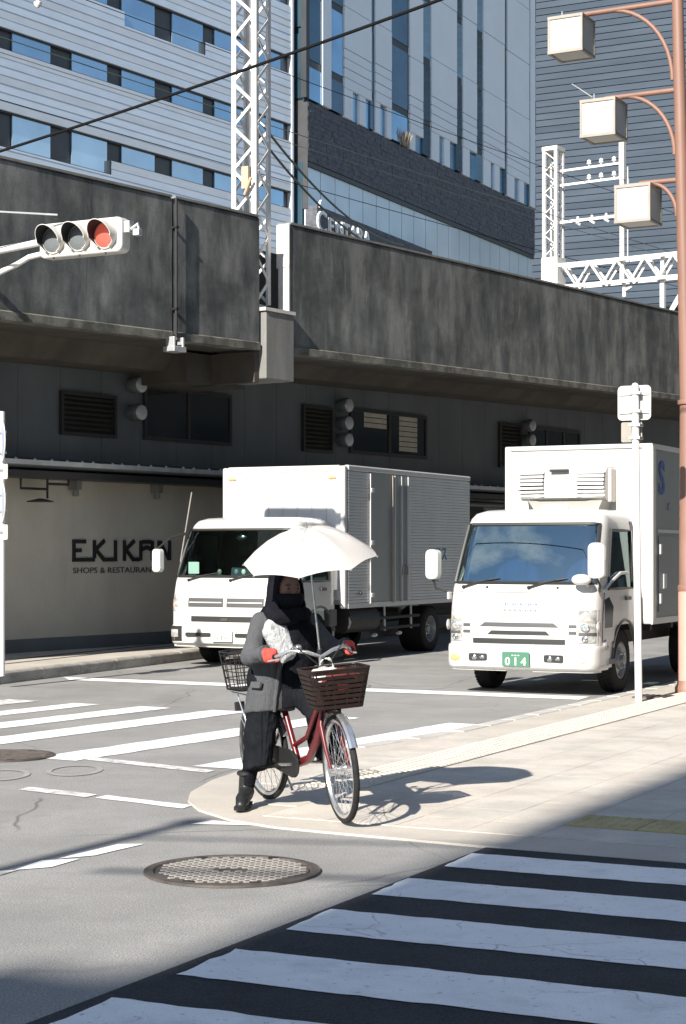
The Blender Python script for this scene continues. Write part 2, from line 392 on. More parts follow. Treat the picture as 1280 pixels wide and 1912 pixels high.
# stop line and lane marks
sheet([(-3.50,23.0),(2.62,19.95),(2.80,20.36),(-3.67,23.55)], .005, 'stop_line', m_paint, road, .01)
sheet([(-2.05,14.20),(-1.02,13.36),(-.96,13.50),(-1.98,14.36)], .005, 'lane_line', m_paint_worn, road, .008)
sheet([(-2.24,12.40),(-1.72,12.02),(-1.66,12.16),(-2.20,12.56)], .005, 'lane_line', m_paint_worn, road, .008)
sheet([(-1.66,12.00),(-1.03,11.50),(-.98,11.64),(-1.60,12.13)], .005, 'lane_line', m_paint, road, .008)
sheet([(-.92,10.84),(-.80,11.0),(-.56,10.80)], .005, 'lane_line', m_paint, road, .004)
sheet([(-1.70,9.28),(-1.52,9.36),(-1.41,9.62),(-1.60,9.56)], .005, 'edge_line', m_paint, road, .006)
sheet([(-1.53,9.62),(-1.34,9.72),(-1.12,10.10),(-1.27,10.10)], .005, 'edge_line', m_paint, road, .006)
sheet([(-1.95,8.98),(-1.78,9.06),(-1.68,9.28),(-1.86,9.22)], .005, 'edge_line', m_paint_worn, road, .006)
sheet([(-.12,14.0),(.08,13.9),(.12,14.05),(-.08,14.2)], .005, 'lane_line', m_paint_worn, road, .01)
# painted bicycle symbol, worn
bs = MB()
for (cx, cy) in ((-2.52,13.22),(-2.02,13.50)):
    ring = [(cx + .21*math.cos(t*math.pi/12), cy + .34*math.sin(t*math.pi/12)) for t in range(25)]
    for i in range(24):
        (x0, y0), (x1, y1) = ring[i], ring[i+1]
        k = .80
        bs.add([(x0,y0,.005),(x1,y1,.005),(cx+(x1-cx)*k,cy+(y1-cy)*k,.005),(cx+(x0-cx)*k,cy+(y0-cy)*k,.005)], [(0,1,2,3)])
bs.build('bicycle_symbol', m_paint_faint, road)
# long crack seams in the asphalt


# far pavement with kerb stones
kd = Vector((2.11, 5.35)).normalized(); k0 = Vector((-4.26, 22.29)); kn = Vector((-kd.y, kd.x))
P0 = k0 - kd*9; P1 = k0 + kd*30
fp = MB(); poly = [tuple(P0 + kn*.15), tuple(P1 + kn*.15), (8, 60), (-40, 60), (-40, 10)]
fp.prism(poly, 'z', -.02, .145)
far_pave = structure(fp.build('far_pavement', m_pave))
ks = None
for i in range(26):
    c = P0 + kd*(i*1.0 + .5)
    if ks is None:
        m = MB(); m.prism([(0,-.02),(0,.125),(.025,.15),(.148,.152),(.148,-.02)], 'x', -.495, .495)
        ks = m.build('kerb_stone', m_kerb, far_pave, bevel=.006, seg=1); o = ks
    else: o = share(ks)
    o.location = (c.x, c.y, random.uniform(-.003, .003)); o.rotation_euler = (0, 0, math.atan2(kd.y, kd.x) + random.uniform(-.004,.004))
# dark drain gutters along the far pavement
for off, w in ((.85,.06),(1.25,.10)):
    a = k0 - kd*3 + kn*off; b_ = k0 + kd*9 + kn*off
    sheet([tuple(a), tuple(b_), tuple(b_ + kn*w), tuple(a + kn*w)], .149, 'drain_cover', m_asph_dark, far_pave, .004)

# near corner pavement, nearly flush with the road
cp = [(8.6,31.0),(4.84,23.80),(2.96,20.25),(.95,16.35),(0,14.95),(-.45,14.2),(-.73,13.58),(-.94,12.9),(-1.04,12.25),(-1.02,11.8),(-.92,11.4),(-.69,10.97),(-.40,10.68),(-.1,10.50),(.73,10.02),(1.8,9.48),(12.0,4.3),(30,10),(30,31)]
m = MB(); m.prism(cp, 'z', -.02, .012)
corner = structure(m.build('corner_pavement', m_pave, bevel=.004, seg=1))
def inside(x, y, poly):
    c = False; n = len(poly)
    for i in range(n):
        (x0, y0), (x1, y1) = poly[i], poly[(i+1) % n]
        if (y0 > y) != (y1 > y) and x < (x1-x0)*(y-y0)/(y1-y0) + x0: c = not c
    return c
def edge_d(x, y, poly):
    best = 9
    for i in range(len(poly)):
        a = Vector(poly[i]); b_ = Vector(poly[(i+1) % len(poly)]); d = b_ - a; t = max(0, min(1, (Vector((x,y))-a).dot(d)/d.length_squared))
        best = min(best, (Vector((x,y)) - a - d*t).length)
    return best
m_kerb2 = M('kerb_granite', (.44,.42,.39), .8, var=.12, vscale=4, fine=.25, fscale=90)
sl = .45; protos = {}; tact = None; count = 0
ca = math.atan2(.891, .454)
ux = Vector((math.cos(ca), math.sin(ca))); uy = Vector((-ux.y, ux.x)); org = Vector((.0, 10.6))
def slab_proto(mat):
    m = MB(); h = sl/2 - .0016
    m.box(-h, h, -h, h, 0, .004)
    return m.build('paving_slab', mat, corner)
def tact_proto():
    m = MB(); h = sl/2 - .004
    m.box(-h, h, -h, h, 0, .012)
    for k in range(6):
        for l in range(6): 
            x = -h + (k+.5)*2*h/6; y = -h + (l+.5)*2*h/6
            m.add([(x-.022,y-.022,.012),(x+.022,y-.022,.012),(x+.022,y+.022,.012),(x-.022,y+.022,.012),(x-.014,y-.014,.018),(x+.014,y-.014,.018),(x+.014,y+.014,.018),(x-.014,y+.014,.018)],
                  [(4,5,6,7),(0,1,5,4),(1,2,6,5),(2,3,7,6),(3,0,4,7)])
    return m.build('tactile_tile', m_tact, corner)
cand = []
for i in range(-6, 40):
    for j in range(-26, 6):
        c = org + ux*(i*sl) + uy*(j*sl)
        if not inside(c.x, c.y, cp) or edge_d(c.x, c.y, cp) < .46: continue
        if abs(c.x/c.y) > .215 or c.y > 22: continue
        cand.append((c, i, j))
for c, i, j in cand:
    tactile = (abs((Vector((c.x,c.y)) - Vector((.73,10.02))).dot(Vector((.425,.905))) - .95) < .24 and c.x > 1.35) or False
    band = abs((Vector((c.x,c.y)) - Vector((.95,16.35))).dot(B) - .98) < .24 and c.y > 12.6
    if band:
        if 'pale' not in protos: protos['pale'] = tact_proto(); protos['pale'].data.materials[0] = m_tact_pale; o = protos['pale']
        else: o = share(protos['pale'])
    elif tactile:
        if tact is None: tact = tact_proto(); o = tact
        else: o = share(tact)
    else:
        k = random.choice((0,0,1,1,2))
        if k not in protos: protos[k] = slab_proto(m_slab[k]); o = protos[k]
        else: o = share(protos[k])
    o.location = (c.x, c.y, .0122 + random.uniform(0, .0008)); o.rotation_euler = (random.uniform(-.0008,.0008), random.uniform(-.0008,.0008), ca)
kb = None
for (p_, q_) in (((4.84,23.80),(2.96,20.25)),((2.96,20.25),(.95,16.35)),((.95,16.35),(-.02,14.97))):
    p_ = Vector(p_); q_ = Vector(q_); d = q_ - p_; n_ = int(d.length/.6); an_ = math.atan2(d.y, d.x); st_ = d.length/n_
    for k in range(n_):
        if kb is None: m = MB(); m.box(-.296,.296,.0,.16,-.02,.012); kb = m.build('kerb_stone', m_kerb2, corner, bevel=.006, seg=1); o = kb
        else: o = share(kb)
        c = p_ + d*((k+.5)/n_); o.location = (c.x, c.y, .006 + random.uniform(0,.003)); o.rotation_euler = (0,0,an_)

# manhole covers
m_iron = M('cast_iron', (.10,.085,.075), .55, metal=.3, var=.3, vscale=12)
m_iron_worn = M('cast_iron_worn', (.235,.22,.205), .6, metal=.1, var=.15, vscale=30)
def manhole(x, y, r, label, studs=True):
    t = thing('manhole_cover', label, 'manhole cover', (x, y, .002), group='manhole covers in the road')
    m = MB(); m.lathe([(r*1.0,0),(r,.012),(r*.9,.014),(r*.88,.004)], 48, caps=False); m.build('frame_ring', m_iron, t, smooth=True)
    m = MB(); m.lathe([(r*.875,.0),(r*.87,.008),(.001,.009)], 48, caps=False); m.build('lid', m_iron, t)
    m = MB(); sp = r/11.5; row = 0; yy = -r*.84
    while yy < r*.84:
        xx = -r*.9 + (sp*.75 if row % 2 else 0)
        while xx < r*.9:
            if xx*xx + yy*yy < (r*.83)**2 and not (abs(yy) < r*.05 and abs(xx) < r*.2):
                a, b_ = sp*.52, sp*.36
                m.add([(xx-a,yy-b_*.4,.009),(xx-a*.4,yy-b_,.009),(xx+a,yy-b_*.4,.009),(xx+a,yy+b_*.4,.009),(xx+a*.4,yy+b_,.009),(xx-a,yy+b_*.4,.009),
                       (xx-a*.85,yy-b_*.35,.015),(xx-a*.35,yy-b_*.85,.015),(xx+a*.85,yy-b_*.35,.015),(xx+a*.85,yy+b_*.35,.015),(xx+a*.35,yy+b_*.85,.015),(xx-a*.85,yy+b_*.35,.015)],
                      [(6,7,8,9,10,11)] + [(q, (q+1) % 6, 6+(q+1) % 6, 6+q) for q in range(6)])
            xx += sp*1.5
        yy += sp*.92; row += 1
    stuff(m.build('raised_studs', m_iron_worn if studs else m_iron, t))
    m = MB(); m.box(-r*.17, r*.17, -r*.03, r*.03, .009, .0125); m.build('centre_badge', m_iron, t)
    for a in (60, 118, 240, 290):
        m = MB(); c = (r*.87*math.cos(R(a)), r*.87*math.sin(R(a))); m.box(c[0]-r*.06, c[0]+r*.06, c[1]-r*.035, c[1]+r*.035, .008, .0155); m.build('key_slot', m_black, t)
    return t
manhole(-.57, 9.24, .455, 'large round iron manhole cover with worn studs in the road before the cyclist')
manhole(-2.74, 14.45, .42, 'dark round manhole cover at the left edge by the painted bicycle', False)
t = thing('drain_grate', 'small dark square cover in the pavement beside the white sign pole', 'drain cover', (3.50, 20.15, .014), R(62))
m = MB(); m.box(-.2,.2,-.2,.2,0,.014); m.build('plate', m_iron, t)
m = MB()
for k in range(5): m.box(-.17,.17,-.16+k*.07,-.13+k*.07,.014,.02)
stuff(m.build('ribs', m_iron, t))

# ------------------------------------------------------------------ railway viaduct
VX, VY, VA = -4.0, 27.9, R(55)
via = thing('railway_viaduct', 'long dark stained concrete railway viaduct parapet above the shops', 'viaduct', (VX, VY, 0), VA)
ztop = lambda s: 6.86 + .013*s
zbot = lambda s: 4.78 + .019*s
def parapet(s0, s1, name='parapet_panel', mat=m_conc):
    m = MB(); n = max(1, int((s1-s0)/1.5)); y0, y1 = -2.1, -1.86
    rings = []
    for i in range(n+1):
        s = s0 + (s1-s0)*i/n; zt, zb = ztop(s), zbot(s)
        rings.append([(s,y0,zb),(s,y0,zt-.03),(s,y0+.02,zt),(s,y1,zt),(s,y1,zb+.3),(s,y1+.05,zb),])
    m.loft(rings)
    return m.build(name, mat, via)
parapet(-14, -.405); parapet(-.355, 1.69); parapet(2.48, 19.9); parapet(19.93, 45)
# pale coping lip along each panel, set a little behind the face
for s0, s1 in ((-14,-.42),(-.34,1.67),(2.50,19.9),(19.95,45)):
    m = MB(); m.loft([[(s,-2.115,ztop(s)+.002),(s,-2.115,ztop(s)+.035),(s,-1.85,ztop(s)+.045),(s,-1.85,ztop(s)+.002)] for s in (s0, s1)]); m.build('coping', m_conc_lt, via)
# lower drip edge ledge
for s0, s1 in ((-14,-.42),(-.34,1.68),(2.50,45)):
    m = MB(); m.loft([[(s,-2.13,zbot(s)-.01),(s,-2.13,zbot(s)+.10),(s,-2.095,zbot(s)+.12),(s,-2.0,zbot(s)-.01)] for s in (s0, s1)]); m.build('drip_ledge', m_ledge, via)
# end face of the right hand panel, sunlight put into its pale colour
m = MB(); m.box(2.445, 2.478, -2.115, -1.86, 6.20, 6.90); m.build('lit_end_upper', m_coping, via, bevel=.01)
m = MB(); m.box(2.45, 2.478, -2.112, -1.9, 5.478, 6.198); m.build('lit_end_lower', m_coping, via)
# block under the mast with its ledge
m = MB(); m.box(1.74, 2.47, -2.2, -1.2, 4.36, 5.42); m.build('mast_pedestal', m_conc_lt, via, bevel=.015)
m = MB(); m.box(1.70, 2.49, -2.22, -1.2, 5.422, 5.475); m.build('pedestal_ledge', m_coping, via)
m = MB(); m.box(1.62, 1.735, -2.06, -.7, 4.30, 4.78); m.build('bracket_beam', m_soffit, via)
m = MB(); m.box(1.0, 2.46, -1.2, .02, 4.30, 4.77); m.build('bracket_beam', m_soffit, via)
m = MB(); m.box(1.2, 5.2, -.9, -.85, 5.35, 6.70); m.build('dark_gap_panel', m_blackmetal, via)  # black panel added to darken the gap behind the mast
# deck, haunch and soffit
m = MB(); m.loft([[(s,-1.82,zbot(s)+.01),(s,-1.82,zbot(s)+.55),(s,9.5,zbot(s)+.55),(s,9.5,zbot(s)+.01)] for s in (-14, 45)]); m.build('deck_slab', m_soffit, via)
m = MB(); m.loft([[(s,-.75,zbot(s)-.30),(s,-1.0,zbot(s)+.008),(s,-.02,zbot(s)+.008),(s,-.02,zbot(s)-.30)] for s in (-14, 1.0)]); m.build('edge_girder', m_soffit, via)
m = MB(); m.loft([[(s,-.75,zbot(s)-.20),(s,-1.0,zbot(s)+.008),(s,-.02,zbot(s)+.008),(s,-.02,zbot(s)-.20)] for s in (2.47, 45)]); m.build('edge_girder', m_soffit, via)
m = MB(); m.loft([[(s,9.3,5.2),(s,9.3,ztop(s)-.1),(s,9.5,ztop(s)-.1),(s,9.5,5.2)] for s in (-14, 45)]); m.build('far_parapet', m_conc, via)
# black down pipe in the joint with its outlet bracket
m = MB(); m.tube([(-.38,-2.16,6.84),(-.38,-2.16,4.80)], .022, 10); dp = m.build('down_pipe', m_black, via, smooth=True)
m = MB(); m.box(-.52,-.24,-2.24,-2.02,4.58,4.66); m.box(-.50,-.46,-2.22,-2.06,4.58,4.80); m.box(-.30,-.26,-2.22,-2.06,4.58,4.80); m.build('outlet_bracket', m_galv, via, bevel=.01)
for z in (5.2, 6.4):
    m = MB(); m.box(-.41,-.35,-2.19,-2.10,z,z+.03); m.build('pipe_clip', m_black, via)

# ------------------------------------------------------------------ shops under the viaduct
shop = thing('shop_building', 'low grey shop block built under the viaduct with black wall lettering', 'building', (VX, VY, 0), VA)
m = MB(); m.box(-14, 45, 0.0, .3, .14, 2.80); m.build('lower_wall', m_wall, shop)
m = MB(); m.box(-14, 45, -.012, .0, .14, .345); m.build('plinth', m_clad_dk, shop)
m = MB(); m.box(-14, 45, .02, .3, 2.8, 5.0); m.build('upper_wall', m_clad_dk, shop)
# the cladding sheets of the upper wall
s = -4.2; k = 0
holes = [(-.60,.66,3.44,4.12), (1.28,3.62,3.42,4.37), (5.62,6.58,3.46,4.31), (7.10,9.88,3.46,4.40), (12.72,13.66,3.46,4.40), (14.02,16.5,3.46,4.42)]
cl_proto = None
while s < 26:
    w = .91
    m = MB(); m.box(s+.004, s+w-.004, -.006, .018, 2.99, 5.0)
    m.build('cladding_sheet', m_clad_dk, shop); s += w
# lean-to canopy
m = MB(); m.loft([[(s_, -.62, 2.90),(s_, -.62, 2.98),(s_, -.02, 3.06),(s_, -.02, 2.84)] for s_ in (-14, 45)]); can = m.build('canopy', m_clad_dk, shop)
m = MB(); m.box(-14, 45, -.645, -.622, 2.915, 2.985); m.build('canopy_edge', m_galv, can)
m = MB(); m.box(-14, 45, -.50, -.02, 2.74, 2.842); m.build('canopy_beam', m_blackmetal, can)
bolt = None
for i in range(60):
    s_ = -3.0 + i*.33
    if bolt is None: m = MB(); m.lathe([(.022,0),(.022,.02),(.008,.035)], 8); bolt = m.build('bolt', m_insul, can); o = bolt
    else: o = share(bolt)
    o.location = (s_ + random.uniform(-.08,.08), -.55, 2.985)
# windows with frames and panes
m_pane_dk = M('shop_window_glass', (.02,.024,.024), .08, spec=.8)
m_curtain = M('pale_blind', (.46,.43,.36), .8, var=.1, vscale=5)
m_winframe = M('bronze_frame', (.028,.026,.024), .5)
m_shut = M('dark_louvre', (.022,.021,.018), .6)
def window(s0, s1, z0, z1, panes, blind=False):
    f = MB(); t_ = .06
    f.box(s0, s1, -.055, .0, z0, z0+t_); f.box(s0, s1, -.055, .0, z1-t_, z1); f.box(s0, s0+t_, -.055, .0, z0+t_, z1-t_); f.box(s1-t_, s1, -.055, .0, z0+t_, z1-t_)
    for k in range(1, panes): c = s0 + (s1-s0)*k/panes; f.box(c-.04, c+.04, -.05, .0, z0+t_, z1-t_)
    w = f.build('window', m_winframe, shop)
    for k in range(panes):
        a = s0 + (s1-s0)*k/panes + .05; b_ = s0 + (s1-s0)*(k+1)/panes - .05
        m = MB(); m.box(a, b_, -.03, -.02, z0+t_, z1-t_); m.build('pane', m_pane_dk, w)
        if blind:
            q = (a + .30, a + .95) if k == 1 else (a + .42, b_ - .05)
            m = MB()
            for r_ in range(7):
                zz = z0 + .12 + r_*.10
                if k == 0 and r_ < 4: continue
                m.box(q[0], q[1], -.036, -.031, zz, zz+.085)
            m.build('blind', m_curtain, w)
    return w
def louvre(s0, s1, z0, z1):
    f = MB(); f.box(s0, s1, -.02, .0, z0, z1); v = f.build('louvre_vent', m_shut, shop)
    n = int((z1-z0)/.075)
    sp_ = None
    for k in range(n):
        m = MB(); z = z0 + (k+.3)*(z1-z0)/n; m.add([(s0+.03,-.06,z),(s1-.03,-.06,z),(s1-.03,-.021,z+.05),(s0+.03,-.021,z+.05),(s0+.03,-.06,z-.008),(s1-.03,-.06,z-.008),(s1-.03,-.021,z+.042),(s0+.03,-.021,z+.042)],
                  [(0,1,2,3),(4,5,6,7),(0,1,5,4),(1,2,6,5),(2,3,7,6),(3,0,4,7)]); m.build('louvre_slat', m_shut, v)
    f = MB()
    for a, b_, c_, d_ in ((s0-.03,s0+.02,z0-.03,z1+.03),(s1-.02,s1+.03,z0-.03,z1+.03),(s0+.02,s1-.02,z0-.03,z0+.02),(s0+.02,s1-.02,z1-.02,z1+.03)): f.box(a,b_,-.07,.0,c_,d_)
    f.build('louvre_frame', m_winframe, v)
louvre(-.57, .62, 3.47, 4.08); window(1.32, 3.58, 3.46, 4.34, 2)
louvre(5.67, 6.54, 3.50, 4.28); window(7.15, 9.84, 3.50, 4.36, 2, True)
louvre(12.76, 13.64, 3.48, 4.37); window(14.05, 16.45, 3.50, 4.42, 3)
vent = None
for (s_, z) in ((1.03,4.31),(1.03,3.87),(6.83,4.37),(6.83,4.04),(6.83,3.73),(13.84,4.40),(13.84,4.08)):
    if vent is None:
        m = MB(); m.lathe([(.12,0),(.12,-.10),(.14,-.12),(.14,-.2),(.115,-.235),(.02,-.24)], 20, 'y'); vent = m.build('round_vent', m_clad_dk, shop, smooth=True); o = vent
        m = MB(); m.lathe([(.135,-.195),(.118,-.242),(.09,-.25),(.0,-.252)], 20, 'y', caps=False); vc = m.build('vent_cap', m_galv, vent, smooth=True)
    else:
        o = share(vent); c2 = share(vc, o)
    o.location = (s_, -.016, z)
# wall lettering, stroke by stroke
strokes = {0: [((200,130),(200,350)),((186,146),(310,146)),((215,240),(268,240)),((186,340),(392,340))],
           1: [((392,130),(392,324)),((488,133),(402,232)),((402,228),(482,340)),((474,340),(606,340))],
           2: [((594,130),(594,324))],
           3: [((682,130),(682,356)),((782,133),(694,232)),((694,228),(768,340)),((760,340),(832,340))],
           4: [((846,132),(846,352)),((862,146),(948,146)),((962,132),(962,352)),((852,232),(906,204)),((906,204),(956,232)),((978,340),(1018,340))],
           5: [((1032,130),(1032,352)),((1040,140),(1136,340)),((1142,130),(1142,352))]}
for k in strokes:
    m = MB(); i = 0
    for (p, q) in strokes[k]:
        f = lambda c: (-.3 + (c[0]-190)/960*2.3, -.014 - .0006*i, 1.83 - (c[1]-130)/220*.32)
        m.bar(f(p), f(q), .062, .02 + .0012*i, up=(0,1,0)); i += 1
    m.build('letter', m_black, shop)
text_mesh('SHOPS & RESTAURANTS', .128, .003, 'subtitle_lettering', M('faded_black', (.07,.07,.065), .7), shop, (-.3, -.010, 1.315), (R(90), 0, 0), sx=1.47)
# lamps on brackets under the canopy
for s_ in (-.35, 1.55):
    m = MB(); m.box(s_-.05, s_+.05, -.20, -.02, 2.60, 2.738); m.lathe([(.05,2.598),(.055,2.52),(.04,2.50)], 12, at=(s_,-.12,0)); m.build('wall_lamp', m_conc_lt, shop, smooth=True)
m = MB(); m.tube([(-1.75,-.35,2.72),(-1.75,-.35,2.58),(-1.2,-.35,2.58)], .02, 6); m.tube([(-1.2,-.35,2.73),(-1.2,-.35,2.44)], .02, 6); m.tube([(-1.2,-.35,2.66),(-.75,-.35,2.66),(-.75,-.35,2.74)], .02, 6)
m.lathe([(.03,2.44),(.20,2.40),(.20,2.385)], 14, at=(-1.35,-.35,0)); m.build('hanging_bracket', m_blackmetal, shop)
# a dark doorway bay behind the trucks, with pipes
m = MB(); m.box(9.6, 20, -.03, -.013, .36, 2.70); m.build('shutter_bay', m_shut, shop)
for k in range(18):
    m = MB(); m.box(9.6, 20, -.05, -.031, .40+k*.125, .49+k*.125); m.build('shutter_slat', m_shut, shop)
m = MB(); m.tube([(10.8,-.3,2.62),(12.4,-.3,2.62),(12.4,-.3,2.3)], .05, 8); m.tube([(11.6,-.3,2.55),(13.6,-.3,2.55)], .04, 8); m.build('pipe_run', m_clad_dk, shop, smooth=True)

# ------------------------------------------------------------------ lattice masts and catenary
def lattice(m, cx, cy, S, z0, z1, leg=.06, pitch=.62, br=.035, phase=0):
    h = S/2; cs = [(-h,-h),(h,-h),(h,h),(-h,h)]
    return cs
t = thing('lattice_mast', 'tall white steel lattice mast rising from the gap in the viaduct parapet', 'mast', (VX + 2.10*math.cos(VA) - (-1.62)*math.sin(VA), VY + 2.10*math.sin(VA) + (-1.62)*math.cos(VA), 0), R(-28))
S = .46; h = S/2
for (a, b_) in ((-h,-h),(h,-h),(h,h),(-h,h)):
    m = MB(); sx_ = 1 if a < 0 else -1; sy_ = 1 if b_ < 0 else -1
    m.box(min(a, a+.085*sx_), max(a, a+.085*sx_), min(b_, b_+.014*sy_), max(b_, b_+.014*sy_), 5.6, 14)
    m.box(min(a, a+.014*sx_), max(a, a+.014*sx_), min(b_+.014*sy_, b_+.085*sy_), max(b_+.014*sy_, b_+.085*sy_), 5.6, 14)
    m.build('mast_leg', m_steel_w, t)
pz = .70; n = 12
for f in range(4):
    for i in range(n):
        z0 = 5.62 + i*pz; zm = z0 + pz/2; z1 = z0 + pz
        off = h - .004
        P = lambda u, z: {0: (u, -off, z), 1: (off, u, z), 2: (-u, off, z), 3: (-off, -u, z)}[f]
        m = MB(); up = {0: (0,1,0), 1: (1,0,0), 2: (0,1,0), 3: (1,0,0)}[f]
        m.bar(P(-h+.06, z0+.03), P(h-.06, zm), .045, .018, up); m.bar(P(h-.06, zm), P(-h+.06, z1-.03), .045, .018, up)
        m.build('lattice_brace', m_steel_w, t)
m = MB(); m.loft([[(-.24,-.24,5.47),(.24,-.24,5.47),(.24,.24,5.47),(-.24,.24,5.47)],[(-.21,-.21,5.60),(.15,-.21,5.60),(.15,.21,5.60),(-.21,.21,5.60)]]); m.build('foot_plate', m_galv, t)
m = MB(); m.loft([[(-.20,-.40,5.48),(.26,-.40,5.48),(.26,-.30,5.48),(-.20,-.30,5.48)],[(-.20,-.40,5.86),(.12,-.40,5.86),(.12,-.30,5.86),(-.20,-.30,5.86)]]); m.build('base_gusset', M('grey_blue_plate', (.25,.28,.31), .5), t)
m = MB(); m.box(.0,.12,-.30,-.22,7.4,7.75); m.tube([(.06,-.3,7.3),(.2,-.34,7.55)], .025, 8); m.build('junction_box', M('tan_box', (.50,.36,.24), .6), t)

# gantry behind the far parapet
gx, gy = 5.42, 46.2; ga = math.atan2(-.57, .82)
t = thing('catenary_gantry', 'white lattice gantry with insulators and truss beam standing on the viaduct at right', 'gantry', (gx, gy, 0), ga)
S = .34; h = S/2
for (a, b_) in ((-h,-h),(h,-h),(h,h),(-h,h)):
    m = MB(); m.bar((a,b_,5.2),(a,b_,11.95), .085); m.build('mast_leg', m_steel_w, t)
for f in range(4):
    for i in range(11):
        z0 = 6.0 + i*.54; zm = z0 + .27
        P = lambda u, z: {0: (u, -h, z), 1: (h, u, z), 2: (-u, h, z), 3: (-h, -u, z)}[f]
        m = MB(); m.bar(P(-h, z0), P(h, zm), .05, .02); m.bar(P(h, zm), P(-h, z0+.54), .05, .02); m.build('lattice_brace', m_steel_w, t)
m = MB(); m.box(-h-.05,h+.05,-h-.05,h+.05,11.95,12.05); m.build('mast_cap', m_steel_w, t)
m = MB(); m.box(-h-.06,h+.06,-h-.06,h+.06,8.35,9.2); m.build('beam_sleeve', m_steel_w, t)
for z in (8.42, 8.98):
    for y in (-.14, .14):
        m = MB(); m.bar((.2,y,z),(9.5,y,z), .085); m.build('beam_chord', m_steel_w, t)
for i in range(12):
    x0 = .35 + i*.76
    for y in (-.14, .14):
        m = MB(); m.bar((x0,y,8.97),(x0+.38,y,8.43), .05); m.bar((x0+.38,y,8.43),(x0+.76,y,8.97), .05); m.build('beam_brace', m_steel_w, t)
m = MB(); m.bar((1.95,0,8.45),(1.95,0,11.0), .10); m.bar((1.95,0,11.0),(1.95,0,12.2), .13); m.build('riser_post', m_steel_w, t)
m = MB(); m.bar((2.1,0,9.0),(2.1,0,11.3), .03); m.build('riser_cable', m_galv, t)
for z in (11.42, 11.05, 10.10):
    m = MB(); m.bar((.16,0,z),(1.92,0,z), .055 if z > 10.5 else .07); m.build('cross_arm', m_steel_w, t)
for z in (11.44, 11.07):
    for x in (1.02, 1.36, 1.72):
        m = MB(); m.lathe([(.02,0),(.02,.05),(.06,.06),(.06,.09),(.03,.10),(.055,.115),(.055,.14),(.02,.17)], 10, at=(x,0,z)); m.build('insulator', m_insul, t, smooth=True)
for x in (.7, 1.1, 1.5):
    m = MB(); m.tube([(x,0,10.13),(x,0,10.2)], .03, 8); m.tube([(x-.05,0,10.06),(x+.08,0,9.98)], .03, 8); m.build('insulator', m_insul, t, smooth=True)
m = MB(); m.bar((3.05,0,8.42),(3.05,0,7.35), .11); m.bar((3.05,0,8.98),(3.05,0,8.42), .09); m.build('drop_post', m_steel_w, t)
m = MB(); m.bar((3.15,0,7.45),(3.75,0,8.38), .06); m.bar((3.27,-.1,7.45),(3.87,-.1,8.3), .06); m.build('drop_brace', m_steel_w, t)
m = MB(); m.tube([(2.8,0,7.42),(3.05,0,7.38),(3.3,0,7.55)], .05, 8); m.build('steady_arm', m_blackmetal, t)
m = MB(); m.tube([(2.0,0,8.4),(2.0,0,8.05)], .045, 8); m.tube([(2.0,0,8.2),(2.22,0,8.3)], .04, 8); m.build('insulator', m_insul, t, smooth=True)
# small gantry arm with insulator in the top left corner of the view
m = MB()
t = thing('catenary_bracket', 'white catenary bracket with hanging insulator at the top left corner', 'bracket', (-5.15, 29.0, 0), ga)
m.bar((-3.5,0,10.72),(.42,0,10.72), .10); m.bar((-3.5,0,11.15),(.42,0,10.82), .07); m.build('arm', m_steel_w, t)
m = MB(); m.bar((-3.5,0,5.4),(-3.5,0,12), .2); m.build('post', m_steel_w, t)
m = MB(); m.lathe([(.02,0),(.02,-.10),(.055,-.11),(.05,-.15),(.02,-.17),(.07,-.2),(.06,-.24),(.02,-.28)], 12, at=(.30,0,10.67)); m.build('insulator', m_insul, t, smooth=True)

def wire(name, label, pts, r, mat, group='overhead railway wires'):
    m = MB(); m.tube(pts, r, 6); return tag(m.build(name, mat, None), label, 'wire', group)
def vloc(s, y, z): return (VX + s*math.cos(VA) - y*math.sin(VA), VY + s*math.sin(VA) + y*math.cos(VA), z)
def sagline(a, b_, sag, n=24):
    a = Vector(a); b_ = Vector(b_); return [a.lerp(b_, i/n) - Vector((0,0,4*sag*(i/n)*(1-i/n))) for i in range(n+1)]
for i, (y, z, r) in enumerate(((1.6,10.9,.008),(1.6,9.8,.010),(5.6,11.1,.008),(5.6,10.2,.010))):
    wire('overhead_wire', ('uppermost thin', 'third thin', 'second thin', 'lowest thin')[i] + ' railway wire strung along above the viaduct', sagline(vloc(-14,y,z+.2), vloc(44,y,z+.35), .25), r, m_wire if i in (0,3) else m_wire_lt)
for i, z in enumerate((9.05, 8.78)):
    wire('feeder_cable', ('upper' if i == 0 else 'lower') + ' pale green feeder cable sagging between the tall mast and the gantry', sagline(vloc(2.4,-1.2,z), vloc(17.5,5.5,z+.35), .5), .022, m_wire_lt, 'feeder cables')
m = MB(); m.tube(sagline((-5.35,21.73,6.13), (3.2,14.35,6.98), .09), .0165, 6)
tag(m.build('power_cable', m_wire), 'thick black cable running diagonally across the buildings', 'cable')
m = MB(); m.tube([(-7.2,22.4,6.05),(-3.5,22.0,5.78)], .012, 6); tag(m.build('stay_wire', m_galv), 'thin stay wire above the traffic light arm', 'wire')

